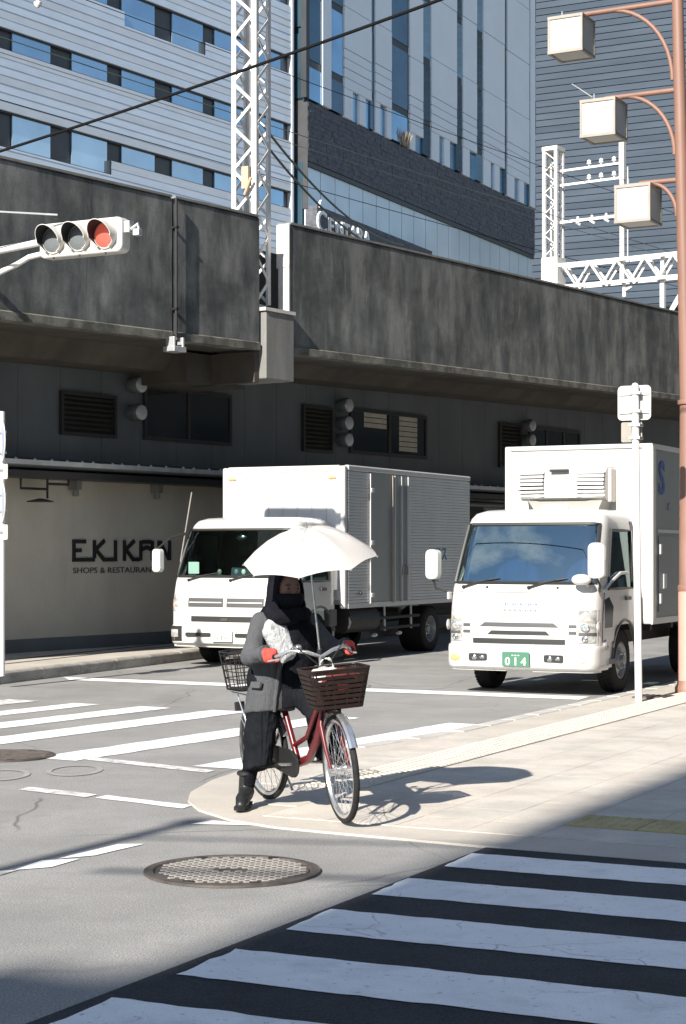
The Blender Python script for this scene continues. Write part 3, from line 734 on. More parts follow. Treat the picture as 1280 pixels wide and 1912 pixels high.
# ------------------------------------------------------------------ buildings behind
# white clad office block at left
oa = R(55.8)
off_b = thing('office_building', 'white clad office block with bands of blue windows behind the viaduct', 'building', (-27.7, 52.8, 0), oa)
K = 1.35
zz = lambda z: 1.65 + K*(z-1.65)
S0, S1 = 12*K, 33.1*K
m = MB(); m.box(S0, S1, .25, 16, 0, 46); m.build('core_wall', m_bandpanel, off_b)
rows = [12.5+2.5*k for k in range(-1, 8)]      # top of each window row (before scaling)
panes = [(s, s+1.66) for s in (13.70, 16.2, 18.75, 21.39, 23.77, 26.35, 28.67, 31.1)]
tall = {15.0: (16.0, 23.12, .46), 20.0: (23.78, 28.0, .46), 12.5: (24, 31, .46), 22.5: (20, 27, .46)}
for r_ in rows:
    t0 = zz(r_); b0 = zz(r_-.66)
    a0, a1, ex = tall.get(r_, (0, 0, 0))
    for (p, q) in panes:
        low = zz(r_-.66-(ex if p >= a0-.1 and q <= a1+.1 else 0))
        m = MB(); m.box(p*K, q*K, .16, .22, low+.05, t0-.05); m.build('window', m_glass_far, off_b)
    # dark surround of the band
    m = MB(); m.box(S0, S1, .10, .2, t0-.07, t0); m.build('window_head', m_dark_mull, off_b)
    m = MB(); m.box(S0, S1, .08, .2, b0-.0, b0+.05) if not ex else m.box(S0, a0*K, .08, .2, b0, b0+.05); 
    if ex:
        m.box(a1*K, S1, .08, .2, b0, b0+.05); m.box(a0*K, a1*K, .08, .2, zz(r_-.66-ex), zz(r_-.66-ex)+.05); m.box(a1*K-.10, a1*K, .0, .2, zz(r_-.66-ex), b0)
    m.build('window_sill', m_dark_mull, off_b)
    # cladding boards between this band and the next one up
    z0 = t0; z1 = zz(r_ + 2.5 - .66); a2, a3, ex2 = tall.get(r_+2.5, (0,0,0)); nb = 7
    for k in range(nb):
        za = z0 + (z1-z0)*k/nb; zb = z0 + (z1-z0)*(k+1)/nb
        tilt = .006 + .010*((k*37) % 5)/5
        def board(s0, s1, za, zb):
            if s1 - s0 < .05 or zb-za < .03: return
            m = MB(); m.add([(s0,0-tilt*.2,za+.005),(s1,0-tilt*.2,za+.005),(s1,tilt,zb),(s0,tilt,zb),(s0,.2,za+.005),(s1,.2,za+.005),(s1,.2,zb),(s0,.2,zb)],
                            [(0,1,2,3),(4,5,6,7),(0,1,5,4),(1,2,6,5),(2,3,7,6),(3,0,4,7)]); m.build('cladding_board', m_white_clad if (k+int(r_)) % 3 else m_white_clad2, off_b)
        if ex2 and zb > zz(r_+2.5-.66-ex2):
            board(S0, a2*K, za, zb); board(a3*K, S1, za, zb)
            board(a2*K, a3*K, za, min(zb, zz(r_+2.5-.66-ex2)))
        else: board(S0, S1, za, zb)
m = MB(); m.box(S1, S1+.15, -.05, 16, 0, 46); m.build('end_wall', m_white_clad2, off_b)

# hotel
ha = R(63.4); Q = 1.2
hot = thing('hotel_building', 'tall hotel with white vertical panels above a dark slate band', 'building', (-1.455*Q, 75*Q, 0), ha)
hz = lambda z: 1.65 + Q*(z-1.65)
SE = 26.9*Q
ZT = 62
m = MB(); m.box(0, SE, .6, 30, 0, ZT); m.build('core_wall', m_dark_mull, hot)
# slate band in courses of stone
z = hz(18.0); k = 0
while z < hz(20.5)-.02:
    zn = min(z + .25, hz(20.5)); x = -.0 - (k % 3)*.4
    m = MB()
    while x < SE:
        w = random.uniform(.5, 1.3); a, b_ = max(0, x), min(SE, x+w); d = random.uniform(-.01, .02)
        if b_ > a + .05: m.box(a+.006, b_-.006, d, .59, z+.005, zn-.005)
        x += w
    m.build('slate_course', m_slate, hot); z = zn; k += 1
# left return of the slate and dark glass corner
m = MB(); m.box(-.03, -.001, .02, 14, hz(16.0), hz(20.55)); m.build('slate_return', M('dark_slate_return', (.035,.037,.042), .7, var=.2, vscale=2), hot)
m = MB(); m.box(-.05, -.031, .3, 12, hz(15.0), hz(17.95)); m.build('corner_glass', m_glass_dk, hot)
m = MB(); m.box(0, SE, .05, .59, hz(17.80), hz(17.98)); m.build('shadow_gap', m_dark_mull, hot)
# pale glazed strip
x = 0; k = 0
while x < SE:
    w = 1.65; m = MB(); m.box(x+.03, min(x+w, SE)-.03, .16, .24, hz(13.0), hz(17.79)); m.build('strip_pane', m_glass_strip, hot)
    x += w
# sign band in front of the strip
m = MB(); m.prism([(0, hz(12.0)), (11.9*Q, hz(12.0)), (11.9*Q, hz(15.95)), (0, hz(16.09))], 'y', -.5, .15); m.build('sign_band', m_slate, hot)
sm = m_insul
text_mesh('C', 1.55, .05, 'sign_letter', sm, hot, (-.15, -.56, hz(15.02)), (R(90), 0, 0), bold=.02)
x = 1.15
for ch in 'ENTARA':
    o = text_mesh(ch, 1.12, .05, 'sign_letter', sm, hot, (x, -.56, hz(15.10)), (R(90), 0, 0), bold=.02); x += .80 if ch != 'N' else .88
m = MB(); m.prism([(.15,hz(16.02)),(.38,hz(16.08)),(.28,hz(16.35)),(.12,hz(16.22))], 'y', -.62, -.52); m.build('sign_flame', sm, hot)
# white vertical panels, their legs and the windows between them
def panel(s0, s1, zlow, legs, joints=True, mat=m_hotel_white, depth=.12):
    s0 *= Q; s1 *= Q; zl = hz(zlow); z = zl; n = 0
    hs = [.55, .5, .5, .5, 2.2, 3.6, 3.6, 3.6, 3.6, 3.6, 3.6, 3.6, 3.6, 3.6] if joints else [40]
    for hh in hs:
        if z > ZT: break
        m = MB(); m.box(s0, s1, -depth + (.012 if n % 2 else 0), .59, z+.02, min(z+hh, ZT)-.02); m.build('white_panel', mat, hot); z += hh; n += 1
    for (a, b_) in legs:
        m = MB(); m.box(s0 + a*(s1-s0), s0 + b_*(s1-s0), -depth+.02, .59, hz(20.52), zl); m.build('panel_leg', mat, hot)
panel(3.25, 5.93, 21.8, [(0,.30),(.55,.78)])
panel(6.35, 8.05, 21.9, [(0,.30),(.72,1.0)])
panel(10.1, 11.6, 21.3, [(0,.40)])
panel(12.6, 15.70, 21.85, [(0,.30),(.5,.72)])
panel(16.5, 18.30, 21.9, [(0,.48)])
panel(19.2, 22.15, 21.85, [(0,.34),(.52,.76)])
panel(22.55, 25.80, 21.7, [(0,.32),(.55,.76)])
panel(1.15, 1.95, 20.55, [], False)
panel(26.0, 26.75, 20.55, [], False, depth=.1)
# glass slots between panels, floor by floor
slots = [(.0,1.15,-.05),(1.95,3.2,-.04),(8.05,9.9,-.05),(11.6,12.55,-.05),(15.65,16.45,-.06),(18.25,19.15,-.06),(5.9,6.35,-.03),(22.1,22.55,-.04),(25.78,26.0,-.04),(9.9,10.1,-.02)]
for s0, s1, d in slots:
    z = hz(20.55); k = 0
    while z < ZT:
        hh = 2.0 if k == 0 else 3.6
        m = MB(); m.box(s0*Q+.03, s1*Q-.03, d, .59, z+.05, z+hh-.35); m.build('slot_window', m_glass_hotel if (k*7+int(s0*3)) % 3 == 0 and s1-s0 > .6 else m_glass_dk, hot)
        m = MB(); m.box(s0*Q+.03, s1*Q-.03, d+.03, .59, z+hh-.34, z+hh+.04); m.build('spandrel', m_dark_mull, hot)
        z += hh; k += 1
for (s0, s1) in ((4.05,4.72),(5.35,5.93),(6.9,7.55),(10.75,11.6),(13.55,14.15),(14.85,15.7),(17.4,18.3),(20.2,20.75),(21.45,22.15),(23.6,24.35),(25.05,25.8)):
    m = MB(); m.box(s0*Q, s1*Q, .05, .59, hz(20.55), hz(21.8)); m.build('leg_window', m_glass_hotel, hot)
# left return: white column and dark curtain glass
m = MB(); m.box(-.45, -.02, 2.05, 2.75, hz(20.6), ZT); m.build('return_column', m_hotel_white, hot)
for k in range(10):
    m = MB(); m.box(-.06, -.03, .3, 2.0, hz(20.6)+k*3.6+.05, hz(20.6)+k*3.6+3.3); m.build('return_window', m_glass_dk, hot)
m = MB(); m.box(-.3, .0, -.05, .25, hz(20.6), ZT); m.build('corner_mullion', m_dark_mull, hot)
# strip of windows on the far corner seen beyond the last panel
for k, c in enumerate((m_glass_hotel, m_glass_far, m_glass_dk, m_glass_far, m_glass_hotel, m_glass_dk, m_glass_hotel)):
    m = MB(); m.box(SE+.01, SE+.35, .05, 3.0, hz(20.55)+k*2.5, hz(20.55)+k*2.5+2.2); m.build('corner_window', c, hot)
m = MB(); m.prism([(SE,.6),(SE+1.4,2.4),(SE+1.4,6),(SE,6)], 'z', hz(16), hz(22.5)); m.build('corner_bay', m_glass_dk, hot)
# potted grass on the slate ledge
m = MB()
for k in range(60):
    a = random.uniform(0, 6.28); x = 11.3 + random.uniform(-.5,.5); y = -.1 + random.uniform(-.15,.15); l = random.uniform(.5, 1.0); dx, dy = math.cos(a)*.35, math.sin(a)*.2
    m.add([(x-.02,y,hz(20.5)),(x+.02,y,hz(20.5)),(x+dx*.6+.02,y+dy*.6,hz(20.5)+l*.8),(x+dx,y+dy,hz(20.5)+l)], [(0,1,2,3)])
stuff(tag(m.build('ornamental_grass', M('dry_grass', (.42,.33,.22), .8, var=.2, vscale=3)), 'dry brown grass on the ledge between white hotel panels', 'grass')).parent = None
bpy.data.objects['ornamental_grass'].matrix_world = Matrix.Translation((-1.455*Q, 75*Q, 0)) @ Matrix.Rotation(ha, 4, 'Z')

# dark slatted tower at right
dk = thing('grey_tower', 'dark grey tower with fine horizontal slats at the far right', 'building', (16.5, 182.0, 0), R(-26.6))
m = MB(); m.box(-12, 60, .3, 25, 0, 90); m.build('core_wall', m_greyfac, dk)
for k in range(96):
    z = 14 + k*.66
    m = MB(); m.add([(-12,0,z),(60,0,z),(60,.06,z+.60),(-12,.06,z+.60),(-12,.29,z-.05),(60,.29,z-.05),(60,.295,z+.60),(-12,.295,z+.60)], [(0,1,2,3),(4,5,6,7),(0,1,5,4),(1,2,6,5),(2,3,7,6),(3,0,4,7)])
    m.build('facade_slat', m_greyfac2 if k % 3 else m_greyfac, dk)

# tower behind the camera whose shade falls across the crossing
tb = thing('shading_tower', 'plain office tower behind the viewer that shades the crossing', 'building', (-13.10, -16.8, 0), R(62.7))
m = MB(); m.box(-14, 0, -40, 0, 0, 25); m.build('wall', m_backbld, tb)
for k in range(6):
    for j in range(10):
        m = MB(); m.box(.0, .03, -3.0-j*3.8, -.8-j*3.8, 3+k*3.7, 5.2+k*3.7); m.build('window', m_glass_far, tb)
m = MB(); m.box(-14, 0, -40, 0, 25.002, 25.6); m.build('roof', m_backbld, tb)

m = MB(); m.box(-14, -.3, .002, .55, 0, 16.9); m.build('shadow_wing', m_backbld, tb)  # unseen narrow wing added to bend the shadow edge on the road

# wooden utility pole out of view at left, its shadow crosses the road
up_ = thing('utility_pole', 'concrete utility pole out of view at left whose shadow crosses the road', 'utility pole', (-7.25, -1.3, 0))
m = MB(); m.tube([(0,0,-.02),(0,0,8.6)], [.10,.06], 16); m.build('pole', m_conc_lt, up_, smooth=True)
m = MB(); m.lathe([(.12,8.6),(.10,8.66),(.02,8.68)], 16); m.build('pole_cap', m_galv, up_)
for k, (z, r_) in enumerate(((8.2,.022),(7.45,.03))):
    m = MB(); m.tube(sagline((-7.25+.5*k,-1.3,z), (12,-3.2-.3*k,z+.5), .3), r_, 6); tag(m.build('service_cable', m_wire), ('upper' if k == 0 else 'lower') + ' black service cable leading from the pole out of view at left', 'cable', 'service cables')

# ------------------------------------------------------------------ trucks
m_truckw = M('truck_white_paint', (.53,.525,.505), .32, coat=.5, var=.02, vscale=2)
layer(m_truckw, (.40,.37,.33), 4, .52, .85, (1,1,.35), amount=.45)
m_truckliner = M('cab_lining', (.035,.037,.04), .7)
m_alu = M('aluminium_box', (.52,.535,.545), .36, metal=.45, var=.06, vscale=2, stretch=(1,1,.3))
layer(m_alu, (.42,.40,.37), 3.5, .55, .8, (1,1,.25), amount=.4)
m_alu_dk = M('aluminium_door', (.27,.29,.29), .42, metal=.3, var=.08, vscale=2, stretch=(1,1,.3))
m_boxw = M('truck_box_white', (.53,.525,.51), .4, coat=.2, var=.02, vscale=1.5)
layer(m_boxw, (.42,.40,.36), 2.5, .52, .85, (1.5,1.5,.2), amount=.5)
m_boxside_shade = M('truck_box_side_shade', (.17,.185,.195), .4, var=.05, vscale=1.5)  # greyer than the white box to deepen the shade on its sunless side
m_chassis = M('chassis_black', (.016,.016,.016), .6, var=.3, vscale=8)
m_rim = M('wheel_rim', (.30,.31,.32), .45, metal=.5, var=.2, vscale=15)
m_chrome = M('chrome', (.75,.75,.75), .12, metal=1.0)
m_headl = M('headlight_lens', (.36,.35,.34), .12, coat=.8, var=.45, vscale=16)
m_amber = M('amber_lens', (.72,.36,.13), .2, coat=.5)
m_grille = M('grille_black', (.02,.02,.02), .5)
m_grille_gr = M('grille_grey', (.07,.07,.075), .4)
m_plate_g = M('plate_green', (.05,.16,.10), .5)
m_plate_w = M('plate_white', (.78,.78,.74), .45)
m_blue = M('blue_print', (.03,.07,.28), .5)
m_fadedblue = M('faded_blue_print', (.18,.23,.38), .5)
m_fadedgrey = M('faded_grey_print', (.14,.14,.16), .5)
m_seat = M('seat_fabric', (.05,.052,.06), .9)
def glass(name, tint, refl):
    m = bpy.data.materials.new(name); m.use_nodes = True; nt = m.node_tree; nt.nodes.clear(); L = nt.links
    o = nt.nodes.new('ShaderNodeOutputMaterial'); mx_ = nt.nodes.new('ShaderNodeMixShader'); tr = nt.nodes.new('ShaderNodeBsdfTransparent'); gl = nt.nodes.new('ShaderNodeBsdfGlossy')
    tr.inputs[0].default_value = (*tint, 1); gl.inputs['Roughness'].default_value = .015; gl.inputs[0].default_value = (.80,1.0,.99,1)
    fr = nt.nodes.new('ShaderNodeFresnel'); fr.inputs[0].default_value = 1.5
    mr = nt.nodes.new('ShaderNodeMapRange'); mr.inputs[3].default_value = refl; mr.inputs[4].default_value = 1.0
    L.new(fr.outputs[0], mr.inputs[0]); L.new(mr.outputs[0], mx_.inputs[0]); L.new(tr.outputs[0], mx_.inputs[1]); L.new(gl.outputs[0], mx_.inputs[2]); L.new(mx_.outputs[0], o.inputs[0])
    return m
m_ws_a = glass('windscreen_coated', (.36,.50,.52), .40)
m_ws_b = glass('windscreen_clear', (.60,.78,.74), .12)
m_sidegl = glass('side_glass', (.35,.42,.42), .05)

FZ = [(.28,.03),(.45,.0),(.62,.0),(.80,.005),(.95,.02),(1.10,.05),(1.22,.085),(1.29,.12),(1.45,.185),(1.62,.26),(1.80,.345),(1.97,.43),(2.04,.48),(2.10,.56),(2.14,.70),(2.155,.90)]
def interp(tab, z):
    if z <= tab[0][0]: return tab[0][1]
    for (a, u), (b_, v) in zip(tab, tab[1:]):
        if z <= b_: return u + (v-u)*(z-a)/(b_-a)
    return tab[-1][1]
WZ = [(.28,0),(1.25,0),(1.97,-.055),(2.04,-.07),(2.10,-.10),(2.14,-.18),(2.155,-.34)]
BACK = 1.58
FX = [0,.2,.4,.6,.76,.88]
def ring(z, W, inset=0.0):
    f = interp(FZ, z) + inset; w = W + interp(WZ, z) - inset; back = BACK - inset - max(0, (z-2.06))*1.2
    half = [(x*w, f + .055*x*x) for x in FX]
    half += [(.945*w, f+.085), (.985*w, f+.145), (w, f+.23)]
    s0 = f + .23
    half += [(w, s0 + t*(back-s0)) for t in (.04,.12,.35,.6,.86,.96)]
    half += [(w*.985, back), (w*.6, back), (0, back)]
    return half
NR = len(FX) + 3 + 6 + 3
def ysurf(x, z, W):
    h_ = ring(z, W)
    x = abs(x)
    for (a, u), (b_, v) in zip(h_[:9], h_[1:9]):
        if x <= b_: return u + (v-u)*(x-a)/(b_-a+1e-9)
    return h_[8][1]
LV = [.28,.45,.62,.70,.80,.95,1.10,1.22,1.29,1.45,1.62,1.80,1.90,1.97,2.04,2.10,2.14,2.155]
def cab(t, W, paint, ws_mat, side_drop=True):
    for inset, name, mat in ((0, 'cab_body', paint), (.035, 'cab_lining', m_truckliner)):
        body = MB(); ws = MB(); doors = {1: MB(), -1: MB()}; gl = {1: MB(), -1: MB()}
        for sgn in (1, -1):
            G_ = [[(sgn*x, y, z) for x, y in ring(z, W, inset)] for z in LV]
            for j in range(len(LV)-1):
                za, zb = LV[j], LV[j+1]
                for i in range(NR-1):
                    q = [G_[j][i], G_[j][i+1], G_[j+1][i+1], G_[j+1][i]]
                    tgt = body
                    if 1.29 <= za and zb <= 1.97 and i < 6: tgt = ws
                    elif 1.22 <= za and zb <= 1.90 and 10 <= i <= 12: tgt = gl[sgn]
                    elif .62 <= za and zb <= 1.22 and 9 <= i <= 12: tgt = doors[sgn] if inset == 0 else body
                    if za < .62 and i >= 8 and inset == 0: continue
                    if za < .75 and i >= 11 and inset == 0: continue
                    if inset and za < .8: continue
                    if inset and tgt is not body: continue
                    tgt.add(q, [(0,1,2,3)])
            body.add(G_[-1] , [tuple(range(NR))])
        for mb, nm, mt in ((body, name, mat),):
            me = mb.mesh(nm); bm = bmesh.new(); bm.from_mesh(me); bmesh.ops.remove_doubles(bm, verts=bm.verts, dist=.0008); bmesh.ops.recalc_face_normals(bm, faces=bm.faces); bm.to_mesh(me); bm.free()
            o = obj(nm, me, mt, t)
            for p in me.polygons: p.use_smooth = True
            me.set_sharp_from_angle(angle=R(38))
        if inset == 0:
            o = ws.build('windscreen', ws_mat, t, smooth=True, weld=.001)
            border = []
            Gr = lambda i, z, s_: (s_*ring(z, W)[i][0], ring(z, W)[i][1]-.004, z)
            for s_ in (-1, 1): pass
            zs = [1.29,1.45,1.62,1.80,1.97]
            path = [Gr(i, 1.29, -1) for i in range(5, -1, -1)] + [Gr(i, 1.29, 1) for i in range(1, 6)] + [Gr(6, z, 1) for z in zs] + [Gr(i, 1.97, 1) for i in range(5, -1, -1)] + [Gr(i, 1.97, -1) for i in range(1, 6)] + [Gr(6, z, -1) for z in zs[::-1]]
            m = MB(); m.tube(path, .02, 6, closed=True); m.build('windscreen_seal', m_grille, o, smooth=True)
            for sgn in (1, -1):
                d = doors[sgn]; d.v = [(x + sgn*.008, y, z) for x, y, z in d.v]
                dr = d.build('door', paint, t, smooth=True, weld=.001)
                x = W + .012
                m = MB(); m.box(min(sgn*x, sgn*(x+.03)), max(sgn*x, sgn*(x+.03)), 1.08, 1.26, 1.08, 1.125); m.build('handle', m_grille_gr, dr, bevel=.008)
                g_ = gl[sgn].build('side_window', m_sidegl, dr, smooth=True, weld=.001)
                y0 = ring(1.22, W)[10][1]; m = MB()
                pts = [(sgn*(ring(z, W)[i][0]+.006), ring(z, W)[i][1], z) for i, z in ((10,1.22),(10,1.45),(10,1.8),(10,1.90),(11,1.90),(12,1.90),(13,1.90),(13,1.6),(13,1.22),(12,1.22),(11,1.22))]
                m.tube(pts, .018, 6, closed=True); m.build('window_seal', m_grille, dr, smooth=True)
    # wheel arch panels
    for sgn in (1, -1):
        yc, zc, r = 1.10, .38, .47
        arc = [(yc + r*math.cos(R(a)), zc + r*math.sin(R(a))) for a in range(180, -1, -12)]
        ya = ring(.62, W)[8][1]
        poly = [(ya-.02,.32)] + [(yc-r,.32)] + [p for p in arc if p[0] < 1.60] + [(1.60, .81), (1.12,.81), (1.12,.955 if 0 else .81), (ya-.02,.81)]
        poly = [(ya-.02,.32),(yc-r,.32)] + [p for p in arc if p[0] < 1.58] + [(1.58,.86),(ya-.02,.86)]
        m = MB(); a_, b_ = (W-.03, W-.002) if sgn > 0 else (-W+.002, -W+.03); m.prism(poly, 'x', a_, b_); m.build('wheel_arch', paint, t)
        m = MB(); m.tube([(sgn*(W+.0), p[0], p[1]) for p in arc if p[0] < 1.57], .022, 6); m.build('arch_lip', m_grille_gr, t, smooth=True)
def patch(W, x0, x1, z0, z1, off, name, mat, parent, nx=6, nz=3, thick=.02, tri=0.0, bevel=0.004):
    """slab lying on the curved cab front; tri slants its inner end"""
    m = MB(); fr = []; bk = []
    for j in range(nz+1):
        for i in range(nx+1):
            v = j/nz; z = z0 + (z1-z0)*v; a = x0 + tri*(1-v) if tri else x0; b_ = x1 - (tri*(1-v) if tri and x0 < 0 < x1 else 0)
            x = a + (b_-a)*i/nx; y = ysurf(x, z, W); fr.append((x, y-off, z)); bk.append((x, y-off+thick, z))
    n = len(fr); ff = []; q = nx+1
    for j in range(nz):
        for i in range(nx):
            a = j*q+i; ff += [(a,a+1,a+q+1,a+q), (n+a,n+a+q,n+a+q+1,n+a+1)]
    bd = [i for i in range(nx)] + [j*q+nx for j in range(nz)] + [nz*q+i for i in range(nx,0,-1)] + [j*q for j in range(nz,0,-1)]
    for k in range(len(bd)): a, b_ = bd[k], bd[(k+1) % len(bd)]; ff.append((a, b_, n+b_, n+a))
    m.add(fr + bk, ff)
    return m.build(name, mat, parent, smooth=True)
def bumper(t, W, z0, z1, mat, cut=0.0):
    rings_ = []
    for z, ins in ((z0,.05),(z0+.03,.012),(z0+.09,0),(z1-.05,0),(z1-.012,.012),(z1,.04)):
        h_ = [(x, y) for x, y in ring(.55, W + .012)[:9]]
        pts = [(x*(1-ins*.3), y-.045+ins, z) for x, y in h_]; w = h_[-1][0]
        full = [(-x, y, zz_) for x, y, zz_ in pts[::-1]][:-1] + pts
        full = full + [(w-.0-ins*.3, .50, z), (-w+ins*.3, .50, z)]
        rings_.append(full)
    m = MB(); m.loft(rings_); return m.build('bumper', mat, t, smooth=True)
wheel_cache = {}
def wheel(t, x, y, r, sgn, dual=False):
    w = bpy.data.objects.new('wheel', None); C.objects.link(w); w.parent = t; w.location = (x, y, r); w.rotation_euler = (0, 0, 0 if sgn > 0 else math.pi); w.empty_display_size = .1
    if (r, dual) not in wheel_cache:
        th = .20 if not dual else .44
        m = MB(); m.lathe([(r*.58,0),(r*.86,.004),(r*.965,-.012),(r,-.035),(r,-th+.035),(r*.965,-th+.012),(r*.86,-th),(r*.58,-th)], 36, 'x', caps=False); ty = m.build('tyre', m_rubber, w, smooth=True)
        m = MB()
        for k in range(48):
            a = 2*math.pi*k/48
            for dx in (-.045,-.095,-.145): 
                c_, s_ = math.cos(a), math.sin(a); m.add([(dx,r*c_-.018*s_,r*s_+.018*c_),(dx+.03,r*c_-.018*s_,r*s_+.018*c_),(dx+.03,r*c_+.018*s_,r*s_-.018*c_),(dx,r*c_+.018*s_,r*s_-.018*c_)] + [(dx,(r+.008)*c_-.014*s_,(r+.008)*s_+.014*c_),(dx+.03,(r+.008)*c_-.014*s_,(r+.008)*s_+.014*c_),(dx+.03,(r+.008)*c_+.014*s_,(r+.008)*s_-.014*c_),(dx,(r+.008)*c_+.014*s_,(r+.008)*s_-.014*c_)], [(4,5,6,7),(0,1,5,4),(1,2,6,5),(2,3,7,6),(3,0,4,7)])
        tr = stuff(m.build('tread_blocks', m_rubber, w))
        d = -.03 if not dual else -.11
        m = MB(); m.lathe([(r*.58,-.005),(r*.55,.0),(r*.52,-.03),(r*.46,d-.02),(r*.30,d),(r*.28,d+.03),(r*.16,d+.035),(r*.15,d+.07),(.001,d+.08)], 32, 'x', caps=False); ri = m.build('rim', m_rim, w, smooth=True)
        m = MB()
        for k in range(6):
            a = 2*math.pi*k/6; m.lathe([(.014,d),(.014,d+.055),(.004,d+.06)], 8, 'x', at=(0, r*.225*math.cos(a), r*.225*math.sin(a)))
        nu = stuff(m.build('wheel_nuts', m_chrome, w))
        wheel_cache[(r, dual)] = (ty, tr, ri, nu)
    else:
        for o in wheel_cache[(r, dual)]: share(o, w)
def mirror(t, x, y, z, hgt, wid_, arm):
    m = MB(); m.prism(rrect(-wid_/2, wid_/2, -hgt/2, hgt/2, wid_*.35), 'y', -.05, .06); o = m.build('mirror', m_truckw, t, smooth=True, bevel=.015); o.location = (x, y, z); o.rotation_euler = (0, 0, R(8 if x > 0 else -8))
    m = MB(); m.prism(rrect(-wid_/2+.02, wid_/2-.02, -hgt/2+.025, hgt/2-.025, wid_*.25), 'y', .061, .066); m.build('mirror_glass', m_chrome, o)
    m = MB(); m.tube([(p[0]-x, p[1]-y, p[2]-z) for p in arm], .014, 6); m.build('mirror_arm', m_blackmetal, o, smooth=True)
def cabin_fit(t, W, drv=-1):
    m = MB(); m.prism([(.20,.98),(.20,1.24),(.30,1.27),(.48,1.22),(.55,1.05),(.55,.98)], 'x', -W+.1, W-.1); m.build('dashboard', m_truckliner, t, bevel=.02)
    for x in (-.45, .42):
        m = MB(); m.box(x-.24, x+.24, .85, 1.32, .82, .98); m.add([(x-.22,1.22,.95),(x+.22,1.22,.95),(x+.22,1.36,.95),(x-.22,1.36,.95),(x-.20,1.34,1.55),(x+.20,1.34,1.55),(x+.20,1.44,1.55),(x-.20,1.44,1.55)], [(0,1,2,3),(4,5,6,7),(0,1,5,4),(1,2,6,5),(2,3,7,6),(3,0,4,7)])
        m.box(x-.11, x+.11, 1.36, 1.43, 1.58, 1.76); m.build('seat', m_seat, t, bevel=.03)
    m = MB(); c = Vector((drv*.45, .66, 1.22)); ax = Vector((0,.5,.866)); e1 = Vector((1,0,0)); e2 = ax.cross(e1)
    m.tube([c + (e1*math.cos(a*math.pi/12) + e2*math.sin(a*math.pi/12))*.2 for a in range(24)], .015, 6, closed=True)
    m.tube([c - e1*.19, c - ax*.03, c + e1*.19], .014, 6); m.tube([c - ax*.03, c - ax*.35 - Vector((0,.05,0))], .03, 8); m.build('steering_wheel', m_blackmetal, t, smooth=True)
def chassis(t, L_, W):
    for x in (-.36, .36):
        m = MB(); m.box(x-.05, x+.05, .55, L_, .50, .68); m.build('chassis_rail', m_chassis, t)
    m = MB(); m.box(-.5, .5, .35, 1.5, .42, .78); m.build('engine', m_chassis, t, bevel=.04)
    for y in (2.2, 3.1, 4.0): m = MB(); m.box(-.9, .9, y-.04, y+.04, .685, .76); m.build('cross_member', m_chassis, t)
def wiper(t, W, x0, x1, z1=1.42):
    m = MB(); y0 = ysurf(x0, 1.25, W); m.tube([(x0, y0-.03, 1.24), ((x0+x1)/2, ysurf((x0+x1)/2, 1.30, W)-.035, 1.29), (x1, ysurf(x1, 1.33, W)-.03, 1.325)], [.014,.010,.006], 6)
    m.tube([(x0+.12, ysurf(x0+.12,1.295,W)-.022, 1.29), (x1+.12, ysurf(x1+.12,1.36,W)-.022, 1.345)], .008, 5); m.lathe([(.022,0),(.022,-.03),(.01,-.04)], 8, 'y', at=(x0, y0, 1.24))
    m.build('wiper', m_grille, t, smooth=True)
def plate(t, W, z, mat, inkmat, rows):
    y = ysurf(0, .45, W)-.075
    m = MB(); m.prism(rrect(-.165, .165, -.083, .083, .012), 'y', -.004, .004); o = m.build('number_plate', mat, t); o.location = (0, y, z)
    for (s_, size, x, zz_) in rows: text_mesh(s_, size, .0015, 'plate_characters', inkmat, o, (x, -.0062, zz_), (R(90), 0, 0), 'CENTER', bold=.002)
    return o

# --- refrigerated delivery truck at right
TR = R(-26.6)
tr = thing('delivery_truck', 'white refrigerated delivery truck with green number plate stopped at right', 'truck', (2.00, 20.505, .0), TR, 'delivery trucks at the stop line')
W = .91
cab(tr, W, m_truckw, m_ws_a)
b_ = bumper(tr, W, .30, .585, m_truckw)
for x in (-.48, .44):
    m = MB(); yy = ysurf(x,.45,W)-.05; m.prism(rrect(x-.115, x+.115, .395, .48, .02), 'y', yy-.004, yy+.03); o = m.build('bumper_slot', m_grille, b_)
    m = MB(); m.ball((x-.045, yy-.002, .435), .032, 10, 6, (1,.4,1)); m.ball((x+.05, yy-.002, .44), .028, 10, 6, (1.2,.4,.8)); m.build('slot_lamp', m_chrome, b_, smooth=True)
for x in (-.77, .75):
    m = MB(); yy = ysurf(x,.45,W)-.05; m.ball((x, yy+.012, .425), .055, 12, 8, (1.3,.45,.8)); m.build('turn_signal', m_amber if x < 0 else M('pale_amber_lens', (.70,.52,.40), .2, coat=.5), b_, smooth=True)
plate(tr, W, .425, m_plate_g, m_plate_w, [('0 1 4', .125, 0, -.068), ('- - -', .06, 0, .03)])
gr = patch(W, -.56, .56, .598, .655, .012, 'lower_grille', m_grille, tr, 10, 2)
patch(W, -.33, .33, .70, .745, .008, 'grille_slot', m_grille, tr, 10, 2, tri=-.05)
patch(W, -.42, .42, .79, .838, .006, 'grille_slot', m_grille_gr, tr, 10, 2, tri=-.06)
